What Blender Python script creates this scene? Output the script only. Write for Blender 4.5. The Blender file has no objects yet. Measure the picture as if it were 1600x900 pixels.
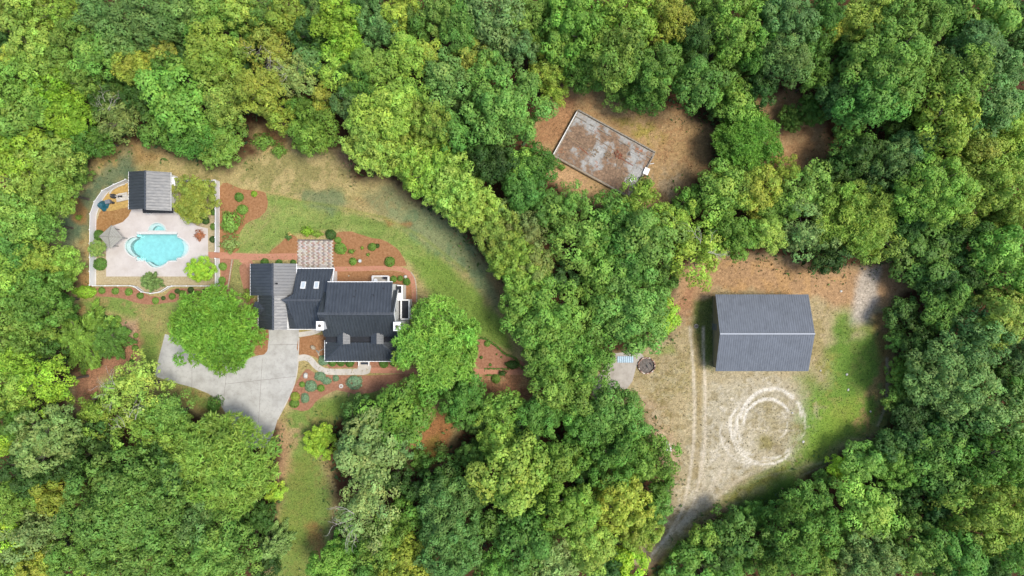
import bpy, math, random
import numpy as np
from mathutils import Vector, Matrix, geometry

# ------------------------------------------------------------------ camera, sky, sun, exposure
H = 106.0                      # flying height above the yard, metres
S = 0.1                        # metres on the ground for one pixel of the 1600 px wide photograph
scene = bpy.context.scene
cam_d = bpy.data.cameras.new('camera')
cam_d.sensor_width = 36.0
cam_d.lens = 36.0 * H / 160.0
cam_d.clip_end = 2000.0
cam = bpy.data.objects.new('camera', cam_d)
scene.collection.objects.link(cam)
cam.location = (0, 0, H)
cam.rotation_euler = (0, 0, 0)
scene.camera = cam

SUN_EL, SUN_AZ = math.radians(66), math.radians(-6)     # azimuth counted from +X (picture right) towards +Y
world = bpy.data.worlds.new('World')
scene.world = world
world.use_nodes = True
wn, wl = world.node_tree.nodes, world.node_tree.links
wn.clear()
sky = wn.new('ShaderNodeTexSky'); sky.sky_type = 'NISHITA'; sky.sun_disc = False
sky.sun_elevation = SUN_EL
sky.sun_rotation = math.pi / 2 - SUN_AZ
sky.air_density = 1.0; sky.dust_density = 2.0; sky.ozone_density = 1.0
bg = wn.new('ShaderNodeBackground'); bg.inputs['Strength'].default_value = 0.15
wo = wn.new('ShaderNodeOutputWorld')
wl.new(sky.outputs[0], bg.inputs['Color']); wl.new(bg.outputs[0], wo.inputs['Surface'])
sd = bpy.data.lights.new('sun', 'SUN'); sd.energy = 2.4; sd.angle = math.radians(16.0); sd.color = (1.0, 0.95, 0.87)
sun = bpy.data.objects.new('sun', sd); scene.collection.objects.link(sun)
sdir = Vector((math.cos(SUN_EL) * math.cos(SUN_AZ), math.cos(SUN_EL) * math.sin(SUN_AZ), math.sin(SUN_EL)))
sun.rotation_euler = sdir.to_track_quat('Z', 'Y').to_euler()
sun.location = sdir * 150
scene.view_settings.view_transform = 'Standard'
scene.view_settings.look = 'None'
scene.view_settings.gamma = 1.0
scene.view_settings.exposure = 0.66
try:
    scene.cycles.max_bounces = 6; scene.cycles.diffuse_bounces = 3; scene.cycles.glossy_bounces = 3
    scene.cycles.transmission_bounces = 4; scene.cycles.transparent_max_bounces = 6
    scene.cycles.caustics_reflective = False; scene.cycles.caustics_refractive = False
except Exception:
    pass

rng = np.random.default_rng(7)
random.seed(7)
COL = scene.collection

# ------------------------------------------------------------------ helpers
def W(px, py, z=0.0):
    """the point at height z that stands at pixel px, py of the 1600 x 900 photograph"""
    f = S * (H - z) / H
    return ((px - 800) * f, (450 - py) * f, z)

def lin(r, g, b, gain=1.5):
    def c(v):
        v /= 255.0
        return (v / 12.92 if v <= 0.04045 else ((v + 0.055) / 1.055) ** 2.4) / gain
    return (c(r), c(g), c(b))

def tag(o, label=None, cat=None, group=None, kind=None):
    if label: o['label'] = label
    if cat: o['category'] = cat
    if group: o['group'] = group
    if kind: o['kind'] = kind
    return o

def link(o, parent=None):
    COL.objects.link(o)
    if parent is not None: o.parent = parent
    return o

def empty(name, loc=(0, 0, 0), rz=0.0):
    o = bpy.data.objects.new(name, None); o.empty_display_size = 0.3
    o.location = loc; o.rotation_euler = (0, 0, rz)
    return link(o)

def mesh_np(name, V, F, smooth=False, colors=None, attrs=None):
    """V (n,3), F (m,k) arrays -> mesh"""
    V = np.asarray(V, np.float32); F = np.asarray(F, np.int32)
    me = bpy.data.meshes.new(name)
    k = F.shape[1]
    me.vertices.add(len(V)); me.vertices.foreach_set('co', V.ravel())
    me.loops.add(F.size); me.loops.foreach_set('vertex_index', F.ravel())
    me.polygons.add(len(F))
    me.polygons.foreach_set('loop_start', np.arange(0, F.size, k, dtype=np.int32))
    try: me.polygons.foreach_set('loop_total', np.full(len(F), k, np.int32))
    except Exception: pass
    if smooth: me.polygons.foreach_set('use_smooth', np.ones(len(F), bool))
    me.update(calc_edges=True)
    if colors is not None:
        a = me.color_attributes.new('Col', 'FLOAT_COLOR', 'POINT')
        c = np.ones((len(V), 4), np.float32); c[:, :3] = colors
        a.data.foreach_set('color', c.ravel())
    for n, v in (attrs or {}).items():
        a = me.attributes.new(n, 'FLOAT', 'POINT'); a.data.foreach_set('value', np.asarray(v, np.float32))
    return me

class MB:
    """collects boxes, prisms and tubes that belong to ONE part"""
    def __init__(s): s.v = []; s.f = []
    def add(s, vs, fs):
        n = len(s.v); s.v += [tuple(p) for p in vs]; s.f += [tuple(i + n for i in f) for f in fs]; return s
    def box(s, c, size, rz=0.0):
        x, y, z = (d / 2 for d in size); ca, sa = math.cos(rz), math.sin(rz)
        vs = []
        for dz in (-z, z):
            for dx, dy in ((-x, -y), (x, -y), (x, y), (-x, y)):
                vs.append((c[0] + dx * ca - dy * sa, c[1] + dx * sa + dy * ca, c[2] + dz))
        return s.add(vs, [(3, 2, 1, 0), (4, 5, 6, 7), (0, 1, 5, 4), (1, 2, 6, 5), (2, 3, 7, 6), (3, 0, 4, 7)])
    def bar(s, a, b, w, h):
        """box section w (sideways) x h (up) from a to b"""
        a, b = Vector(a), Vector(b); d = (b - a).normalized()
        up = Vector((0, 0, 1)) if abs(d.z) < 0.95 else Vector((1, 0, 0))
        sx = d.cross(up).normalized(); sy = sx.cross(d).normalized()
        vs = [p + sx * i * w / 2 + sy * j * h / 2 for p in (a, b) for i, j in ((-1, -1), (1, -1), (1, 1), (-1, 1))]
        return s.add(vs, [(0, 1, 2, 3), (7, 6, 5, 4), (4, 5, 1, 0), (5, 6, 2, 1), (6, 7, 3, 2), (7, 4, 0, 3)])
    def prism(s, pts, z0, z1):
        """flat polygon (x, y) list, concave allowed, from z0 to z1"""
        n = len(pts); area = sum(pts[i][0] * pts[(i + 1) % n][1] - pts[(i + 1) % n][0] * pts[i][1] for i in range(n))
        if area < 0: pts = pts[::-1]
        vs = [(p[0], p[1], z0) for p in pts] + [(p[0], p[1], z1) for p in pts]
        tri = geometry.tessellate_polygon([[Vector((p[0], p[1], 0)) for p in pts]])
        fs = []
        for t in tri:
            a, b, c = (Vector(vs[i]) for i in t)
            if (b - a).cross(c - a).z < 0: t = (t[0], t[2], t[1])
            fs.append(tuple(i + n for i in t)); fs.append((t[0], t[2], t[1]))
        fs += [(i, (i + 1) % n, n + (i + 1) % n, n + i) for i in range(n)]
        return s.add(vs, fs)
    def slab(s, poly, t):
        """3D planar polygon given thickness t against its normal"""
        p = [Vector(q) for q in poly]; n = len(p)
        nr = geometry.normal(p)
        if nr.z < 0: p = p[::-1]; nr = -nr
        vs = p + [q - nr * t for q in p]
        return s.add(vs, [tuple(range(n)), tuple(range(2 * n - 1, n - 1, -1))] + [(i, n + i, n + (i + 1) % n, (i + 1) % n) for i in range(n)])
    def tube(s, pts, rad, seg=8, cap=True):
        pts = [Vector(p) for p in pts]
        if not isinstance(rad, (list, tuple)): rad = [rad] * len(pts)
        n0 = len(s.v); vs = []
        for i, p in enumerate(pts):
            d = (pts[min(i + 1, len(pts) - 1)] - pts[max(i - 1, 0)]).normalized()
            up = Vector((0, 0, 1)) if abs(d.z) < 0.9 else Vector((1, 0, 0))
            a = d.cross(up).normalized(); b = d.cross(a).normalized()
            for k in range(seg):
                t = 2 * math.pi * k / seg
                vs.append(p + (a * math.cos(t) + b * math.sin(t)) * rad[i])
        fs = [(i * seg + k, i * seg + (k + 1) % seg, (i + 1) * seg + (k + 1) % seg, (i + 1) * seg + k) for i in range(len(pts) - 1) for k in range(seg)]
        if cap: fs += [tuple(range(seg)), tuple(range(len(vs) - 1, len(vs) - seg - 1, -1))]
        return s.add(vs, fs)
    def lathe(s, prof, c=(0, 0, 0), seg=20):
        vs = []; m = len(prof)
        for r, z in prof:
            for k in range(seg):
                t = 2 * math.pi * k / seg; vs.append((c[0] + r * math.cos(t), c[1] + r * math.sin(t), c[2] + z))
        fs = [(i * seg + k, i * seg + (k + 1) % seg, (i + 1) * seg + (k + 1) % seg, (i + 1) * seg + k) for i in range(m - 1) for k in range(seg)]
        fs += [tuple(range(seg))[::-1], tuple(range((m - 1) * seg, m * seg))]
        return s.add(vs, fs)
    def mesh(s, name):
        me = bpy.data.meshes.new(name); me.from_pydata(s.v, [], s.f); me.update(); return me
    def build(s, name, mat, parent=None, smooth=False):
        me = s.mesh(name)
        if smooth:
            me.polygons.foreach_set('use_smooth', np.ones(len(me.polygons), bool))
        me.materials.append(mat)
        return link(bpy.data.objects.new(name, me), parent)

def catmull(pts, n=6, closed=True):
    P = [np.array(p, float) for p in pts]; out = []; m = len(P)
    for i in range(m if closed else m - 1):
        g = (lambda k: P[k % m]) if closed else (lambda k: P[min(max(k, 0), m - 1)])
        p0, p1, p2, p3 = g(i - 1), g(i), g(i + 1), g(i + 2)
        for j in range(n):
            t = j / n
            out.append(tuple(0.5 * (2 * p1 + (p2 - p0) * t + (2 * p0 - 5 * p1 + 4 * p2 - p3) * t * t + (3 * p1 - p0 - 3 * p2 + p3) * t ** 3)))
    if not closed: out.append(tuple(P[-1]))
    return out

def ribbon(pts, w):
    """closed outline of a path of width w along pts"""
    P = [Vector((p[0], p[1])) for p in pts]; L = []; R = []
    for i, p in enumerate(P):
        d = (P[min(i + 1, len(P) - 1)] - P[max(i - 1, 0)]).normalized(); n = Vector((-d.y, d.x)) * w / 2
        L.append(tuple(p + n)); R.append(tuple(p - n))
    return L + R[::-1]

def gp(px):          # pixels -> ground xy list
    return [W(x, y)[:2] for x, y in px]

# ------------------------------------------------------------------ materials
class NT:
    def __init__(s, name):
        s.m = bpy.data.materials.new(name); s.m.use_nodes = True
        s.n = s.m.node_tree.nodes; s.l = s.m.node_tree.links; s.n.clear()
        s.out = s.n.new('ShaderNodeOutputMaterial')
    def node(s, t, ins=None, **kw):
        d = s.n.new(t)
        for k, v in kw.items(): setattr(d, k, v)
        for k, v in (ins or {}).items():
            if hasattr(v, 'node'): s.l.new(v, d.inputs[k])
            else: d.inputs[k].default_value = v
        return d
    def coord(s): return s.node('ShaderNodeTexCoord').outputs['Object']
    def noise(s, vec, scale, detail=4, rough=0.55):
        return s.node('ShaderNodeTexNoise', {'Vector': vec, 'Scale': scale, 'Detail': detail, 'Roughness': rough}).outputs['Fac']
    def ramp(s, fac, stops, mode='LINEAR'):
        r = s.node('ShaderNodeValToRGB', {'Fac': fac}); e = r.color_ramp.elements; r.color_ramp.interpolation = mode
        while len(e) < len(stops): e.new(0.5)
        for q, (p, c) in zip(e, stops):
            q.position = p; q.color = (c if len(c) == 4 else (*c, 1)) if hasattr(c, '__len__') else (c, c, c, 1)
        return r.outputs['Color']
    def mix(s, fac, a, b, blend='MIX'):
        m = s.n.new('ShaderNodeMix'); m.data_type = 'RGBA'; m.blend_type = blend
        for sock, v in ((m.inputs[0], fac), (m.inputs[6], a), (m.inputs[7], b)):
            if hasattr(v, 'node'): s.l.new(v, sock)
            elif sock == m.inputs[0]: sock.default_value = v
            else: sock.default_value = (*v, 1) if len(v) == 3 else v
        return m.outputs[2]
    def math(s, op, a, b=0.0):
        m = s.n.new('ShaderNodeMath'); m.operation = op
        for i, v in enumerate((a, b)):
            if hasattr(v, 'node'): s.l.new(v, m.inputs[i])
            else: m.inputs[i].default_value = v
        return m.outputs[0]
    def bsdf(s, color, rough=0.8, bump=None, bstr=0.3, bdist=0.05, **kw):
        p = s.node('ShaderNodeBsdfPrincipled')
        for k, v in (('Base Color', color), ('Roughness', rough)):
            if hasattr(v, 'node'): s.l.new(v, p.inputs[k])
            else: p.inputs[k].default_value = (*v, 1) if k == 'Base Color' else v
        for k, v in kw.items():
            k = k.replace('_', ' ')
            if hasattr(v, 'node'): s.l.new(v, p.inputs[k])
            else: p.inputs[k].default_value = v
        if bump is not None:
            b = s.node('ShaderNodeBump', {'Strength': bstr, 'Distance': bdist, 'Height': bump}); s.l.new(b.outputs[0], p.inputs['Normal'])
        s.l.new(p.outputs[0], s.out.inputs['Surface'])
        return s.m

M = {}
def mat_plain(name, col, rough=0.75, var=0.18, scale=1.5, bump=0.15, **kw):
    t = NT(name); c = t.coord()
    n1 = t.noise(c, scale, 5); n2 = t.noise(c, scale * 9, 3)
    k = t.math('ADD', t.math('MULTIPLY', n1, 0.65), t.math('MULTIPLY', n2, 0.35))
    lo = tuple(v * (1 - var * 1.6) for v in col); hi = tuple(min(1, v * (1 + var * 1.6)) for v in col)
    M[name] = t.bsdf(t.ramp(k, [(0.3, lo), (0.7, hi)]), rough, n2, bump, 0.03, **kw)
    return M[name]

def mat_leaf(name, translucent=0.24, rough=0.55):
    t = NT(name)
    a = t.node('ShaderNodeAttribute', attribute_name='Col').outputs['Color']
    oi = t.node('ShaderNodeObjectInfo').outputs['Color']
    col = t.mix(1.0, a, oi, 'MULTIPLY')
    p = t.node('ShaderNodeBsdfPrincipled', {'Base Color': col, 'Roughness': rough, 'Specular IOR Level': 0.25})
    tr = t.node('ShaderNodeBsdfTranslucent', {'Color': t.mix(1.0, col, (1.25, 1.25, 0.7), 'MULTIPLY')})
    mx = t.node('ShaderNodeMixShader', {0: translucent, 1: p.outputs[0], 2: tr.outputs[0]})
    t.l.new(mx.outputs[0], t.out.inputs['Surface']); M[name] = t.m

mat_leaf('leaf')
def mat_bark(name, c0, c1):
    t = NT(name); c = t.coord()
    n = t.noise(c, 4.0, 6)
    M[name] = t.bsdf(t.ramp(n, [(0.3, c0), (0.7, c1)]), 0.9, n, 0.6, 0.05)
mat_bark('bark', (0.06, 0.045, 0.035), (0.16, 0.13, 0.10))
mat_bark('pale_bark', (0.22, 0.20, 0.17), (0.42, 0.39, 0.34))

def mat_metal_roof(name, base, rough=0.42, streak=0.25, vertical=False):
    t = NT(name); c = t.coord()
    mp = t.node('ShaderNodeMapping', {'Vector': c, 'Scale': (0.25, 3.0, 3.0) if not vertical else (3.0, 0.25, 3.0)}).outputs[0]
    n1 = t.noise(mp, 1.2, 5); n2 = t.noise(c, 0.6, 4); n3 = t.noise(c, 14.0, 3)
    lo = tuple(v * (1 - streak) for v in base); hi = tuple(v * (1 + streak) for v in base)
    k = t.math('ADD', t.math('MULTIPLY', n1, 0.6), t.math('MULTIPLY', n2, 0.4))
    col = t.ramp(k, [(0.32, lo), (0.68, hi)])
    r = t.ramp(t.math('ADD', t.math('MULTIPLY', n1, 0.7), t.math('MULTIPLY', n3, 0.3)), [(0.3, rough - 0.08), (0.7, rough + 0.1)])
    M[name] = t.bsdf(col, r, n2, 0.08, 0.05, Specular_IOR_Level=0.6)
mat_metal_roof('roof_charcoal', (0.046, 0.053, 0.061), 0.38, 0.25, True)
mat_metal_roof('roof_charcoal_side', (0.046, 0.053, 0.061), 0.38, 0.25, False)
mat_metal_roof('roof_slate_blue', (0.112, 0.125, 0.143), 0.55, 0.22, True)
mat_plain('membrane', (0.012, 0.014, 0.018), 0.85, 0.25, 2.0)
mat_plain('white_paint', (0.74, 0.74, 0.72), 0.5, 0.05, 1.0, 0.05)
mat_plain('ridge_grey', lin(158, 166, 176), 0.5, 0.05)
mat_plain('white_vinyl', (0.70, 0.70, 0.69), 0.45, 0.04, 0.8, 0.03)
mat_plain('tan_siding', lin(172, 165, 140), 0.6, 0.08, 1.0)
mat_plain('beige_stucco', lin(200, 190, 165), 0.8, 0.08, 1.5)
mat_plain('stone', lin(190, 178, 155), 0.85, 0.3, 4.0, 0.5)
mat_plain('white_stone', lin(225, 222, 212), 0.8, 0.15, 5.0, 0.4)
mat_plain('rusty_iron', lin(150, 85, 55), 0.8, 0.4, 6.0, 0.4)
mat_plain('dark_rubber', (0.03, 0.03, 0.035), 0.8, 0.3, 5.0)
mat_plain('teal_tarp', lin(35, 100, 115), 0.45, 0.35, 3.0, 0.5)
mat_plain('grey_plastic', lin(135, 140, 150), 0.5, 0.15, 3.0)
mat_plain('grey_cloth', lin(176, 174, 162), 0.85, 0.14, 2.5, 0.3)
mat_plain('grey_timber', lin(150, 148, 138), 0.85, 0.2, 3.0, 0.3)
mat_plain('timber', lin(150, 128, 100), 0.85, 0.25, 3.0, 0.3)
mat_plain('brick_red', lin(150, 105, 85), 0.9, 0.3, 6.0, 0.4)
mat_plain('pale_blue_metal', lin(178, 205, 220), 0.4, 0.12, 3.0)
mat_plain('ash', lin(120, 112, 105), 0.95, 0.5, 5.0, 0.6)
mat_plain('door_mat', (0.03, 0.036, 0.05), 0.9, 0.2, 5.0)
mat_plain('pool_plaster', lin(240, 252, 250), 0.6, 0.10, 2.0)
mat_plain('pool_coping', lin(228, 228, 222), 0.7, 0.06, 3.0)
mat_plain('yellow_sand', lin(200, 165, 95), 0.95, 0.25, 3.0, 0.4)
t = NT('sky_glass'); M['glass'] = t.bsdf((0.45, 0.5, 0.52), 0.12, Specular_IOR_Level=0.8)

# poured concrete with stains
def mat_concrete(name, base, dark, stain=0.5, scale=0.35, speck=0.0):
    t = NT(name); c = t.coord()
    n1 = t.noise(c, scale, 7, 0.62); n2 = t.noise(c, 2.2, 6, 0.65); n3 = t.noise(c, 18, 3)
    col = t.ramp(n1, [(0.30, dark), (0.55, base), (0.75, tuple(min(.85, v * 1.12) for v in base))])
    col = t.mix(t.ramp(n2, [(0.52, 0.0), (0.75, stain)]), col, tuple(v * 0.72 for v in dark))
    col = t.mix(t.ramp(n3, [(0.35, 0.22), (0.6, 0.0)]), col, tuple(v * 0.6 for v in base))
    M[name] = t.bsdf(col, 0.85, n3, 0.12, 0.02)
mat_concrete('driveway_concrete', lin(208, 206, 198), lin(178, 175, 166), 0.6, 0.5)
mat_concrete('walk_concrete', lin(222, 214, 200), lin(196, 190, 178), 0.4, 0.8)
mat_concrete('deck_concrete', lin(226, 217, 209), lin(212, 201, 191), 0.35, 0.45)
mat_concrete('old_slab', lin(200, 192, 180), lin(170, 160, 146), 0.5, 0.6)

def mat_litter(name, cols, scale=3.0, bstr=0.6):
    """loose straw, chips or pebbles: fine high-contrast grain over broad mottling"""
    t = NT(name); c = t.coord()
    n1 = t.noise(c, 0.35, 5, 0.6); n2 = t.noise(c, scale, 6, 0.75); n3 = t.noise(c, scale * 4, 2)
    a = t.ramp(n2, [(0.28, cols[0]), (0.5, cols[1]), (0.72, cols[2])])
    col = t.mix(t.ramp(n1, [(0.35, 0.0), (0.7, 0.55)]), a, cols[3])
    k = t.math('ADD', n2, t.math('MULTIPLY', n3, 0.5))
    M[name] = t.bsdf(col, 0.95, k, bstr, 0.06, Specular_IOR_Level=0.1)
mat_litter('pine_straw', (lin(126, 88, 58), lin(174, 128, 88), lin(206, 160, 120), lin(170, 122, 84)))
mat_litter('red_mulch', (lin(128, 88, 68), lin(174, 126, 98), lin(206, 158, 130), lin(178, 130, 104)))
mat_litter('pea_gravel', (lin(140, 122, 88), lin(196, 180, 142), lin(226, 212, 180), lin(190, 172, 132)), 4.0)
mat_litter('brown_litter', (lin(112, 80, 48), lin(172, 132, 84), lin(206, 170, 120), lin(165, 118, 74)), 3.0)

def mat_brick_path(name, c1, c2, mort, scale=1.0):
    t = NT(name); c = t.coord()
    b = t.node('ShaderNodeTexBrick', {'Vector': c, 'Color1': (*c1, 1), 'Color2': (*c2, 1), 'Mortar': (*mort, 1), 'Scale': scale, 'Mortar Size': 0.012, 'Brick Width': 0.22, 'Row Height': 0.11})
    n = t.noise(c, 0.9, 5); n2 = t.noise(c, 9, 3)
    col = t.mix(t.ramp(n, [(0.3, 0.0), (0.75, 0.5)]), b.outputs['Color'], tuple(v * 0.8 for v in c1))
    col = t.mix(t.ramp(n2, [(0.4, 0.25), (0.65, 0.0)]), col, tuple(v * 0.5 for v in c1))
    M[name] = t.bsdf(col, 0.9, b.outputs['Fac'], -0.2, 0.02)
mat_brick_path('brick_paving', lin(214, 146, 114), lin(196, 128, 98), lin(220, 178, 148))

def mat_objcol(name, rough=0.85):
    t = NT(name); c = t.coord()
    oi = t.node('ShaderNodeObjectInfo').outputs['Color']
    n = t.noise(c, 7, 5)
    col = t.mix(1.0, oi, t.ramp(n, [(0.3, 0.72), (0.7, 1.15)]), 'MULTIPLY')
    M[name] = t.bsdf(col, rough, n, 0.3, 0.02)
mat_objcol('object_tint')

def mat_water():
    t = NT('pool_water'); c = t.coord()
    n = t.noise(c, 1.6, 3); n2 = t.noise(c, 6.0, 2)
    b = t.node('ShaderNodeBump', {'Strength': 0.12, 'Distance': 0.06, 'Height': t.math('ADD', n, t.math('MULTIPLY', n2, 0.3))})
    g = t.node('ShaderNodeBsdfGlossy', {'Color': (1, 1, 1, 1), 'Roughness': 0.06, 'Normal': b.outputs[0]})
    tr = t.node('ShaderNodeBsdfTransparent', {'Color': (0.94, 0.99, 0.99, 1)})
    fr = t.node('ShaderNodeFresnel', {'IOR': 1.33, 'Normal': b.outputs[0]})
    mx = t.node('ShaderNodeMixShader', {0: fr.outputs[0], 1: tr.outputs[0], 2: g.outputs[0]})
    va = t.node('ShaderNodeVolumeAbsorption', {'Color': (0.05, 0.93, 0.97, 1), 'Density': 0.26})
    t.l.new(mx.outputs[0], t.out.inputs['Surface']); t.l.new(va.outputs[0], t.out.inputs['Volume']); M['pool_water'] = t.m
mat_water()

# ------------------------------------------------------------------ the ground
_nr = np.random.default_rng(11)
_tab = _nr.random((256, 256)).astype(np.float32)
def vnoise(x, y):
    xi = np.floor(x).astype(int); yi = np.floor(y).astype(int)
    fx = x - xi; fy = y - yi; fx = fx * fx * (3 - 2 * fx); fy = fy * fy * (3 - 2 * fy)
    a = _tab[xi & 255, yi & 255]; b = _tab[(xi + 1) & 255, yi & 255]; c = _tab[xi & 255, (yi + 1) & 255]; d = _tab[(xi + 1) & 255, (yi + 1) & 255]
    return (a * (1 - fx) + b * fx) * (1 - fy) + (c * (1 - fx) + d * fx) * fy
def fbm(x, y, f=1.0, o=4, g=0.55):
    s = 0; a = 1; t = 0
    for k in range(o):
        s = s + a * vnoise(x * f + 17.3 * k + 40, y * f - 9.1 * k + 70); t += a; a *= g; f *= 2.03
    return s / t
def sdist(x, y, poly):
    """signed distance (inside > 0) of points to polygon"""
    P = np.array(poly); d2 = np.full(x.shape, 1e9); ins = np.zeros(x.shape, bool)
    for i in range(len(P)):
        (ax, ay), (bx, by) = P[i], P[(i + 1) % len(P)]
        ex, ey = bx - ax, by - ay; wx, wy = x - ax, y - ay
        t = np.clip((wx * ex + wy * ey) / (ex * ex + ey * ey + 1e-9), 0, 1)
        d2 = np.minimum(d2, (wx - ex * t) ** 2 + (wy - ey * t) ** 2)
        c = ((ay <= y) & (by > y)) | ((by <= y) & (ay > y))
        with np.errstate(divide='ignore', invalid='ignore'):
            ins ^= c & (wx < ex * (wy / np.where(ey == 0, 1e-9, ey)))
    d = np.sqrt(d2); return np.where(ins, d, -d)
def ldist(x, y, line):
    P = np.array(line); d2 = np.full(x.shape, 1e9)
    for i in range(len(P) - 1):
        (ax, ay), (bx, by) = P[i], P[i + 1]
        ex, ey = bx - ax, by - ay; wx, wy = x - ax, y - ay
        t = np.clip((wx * ex + wy * ey) / (ex * ex + ey * ey + 1e-9), 0, 1)
        d2 = np.minimum(d2, (wx - ex * t) ** 2 + (wy - ey * t) ** 2)
    return np.sqrt(d2)
def sm(a, b, v):
    t = np.clip((v - a) / (b - a), 0, 1); return t * t * (3 - 2 * t)

C1 = [(78,400),(80,345),(105,300),(140,262),(190,232),(232,224),(290,250),(340,262),(400,240),(395,195),(440,190),(470,235),(530,232),(560,275),(630,300),(690,345),(745,400),(785,450),(805,520),(845,575),(850,625),(790,640),(740,640),(690,720),(640,735),(625,640),(565,610),(510,650),(500,690),(530,800),(505,905),(405,905),(440,790),(440,690),(430,640),(340,660),(290,640),(230,610),(205,590),(150,620),(130,660),(105,610),(140,570),(200,560),(195,500),(130,500),(95,510),(110,460),(130,445),(95,415)]
C2 = [(850,170),(880,130),(930,122),(990,165),(1050,172),(1110,200),(1110,260),(1070,290),(1020,330),(960,320),(900,310),(840,260),(830,200)]
C2b = [(1175,160),(1240,143),(1290,180),(1295,240),(1250,285),(1215,250),(1180,190)]
C3 = [(1045,490),(1055,430),(1110,400),(1200,405),(1290,430),(1340,415),(1400,415),(1425,450),(1388,480),(1394,560),(1392,640),(1362,690),(1285,722),(1210,760),(1140,795),(1070,835),(1010,890),(985,880),(1045,800),(1050,740),(1030,690),(985,625),(925,640),(920,580),(1000,530),(1045,525)]
CLEAR = [C1, C2, C2b, C3]

G_DRY, G_DRY2 = lin(188,170,118), lin(172,158,104)
G_LAWN, G_LAWN2 = lin(134,156,80), lin(150,162,90)
G_BRIGHT, G_LIME = lin(114,152,56), lin(146,172,54)
G_BLUE = lin(112,132,100)
G_ORANGE, G_RED = lin(176,126,78), lin(158,104,70)
G_GRAV, G_WHITE = lin(194,184,158), lin(220,210,188)
G_FOREST = lin(92,66,46)

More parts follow.
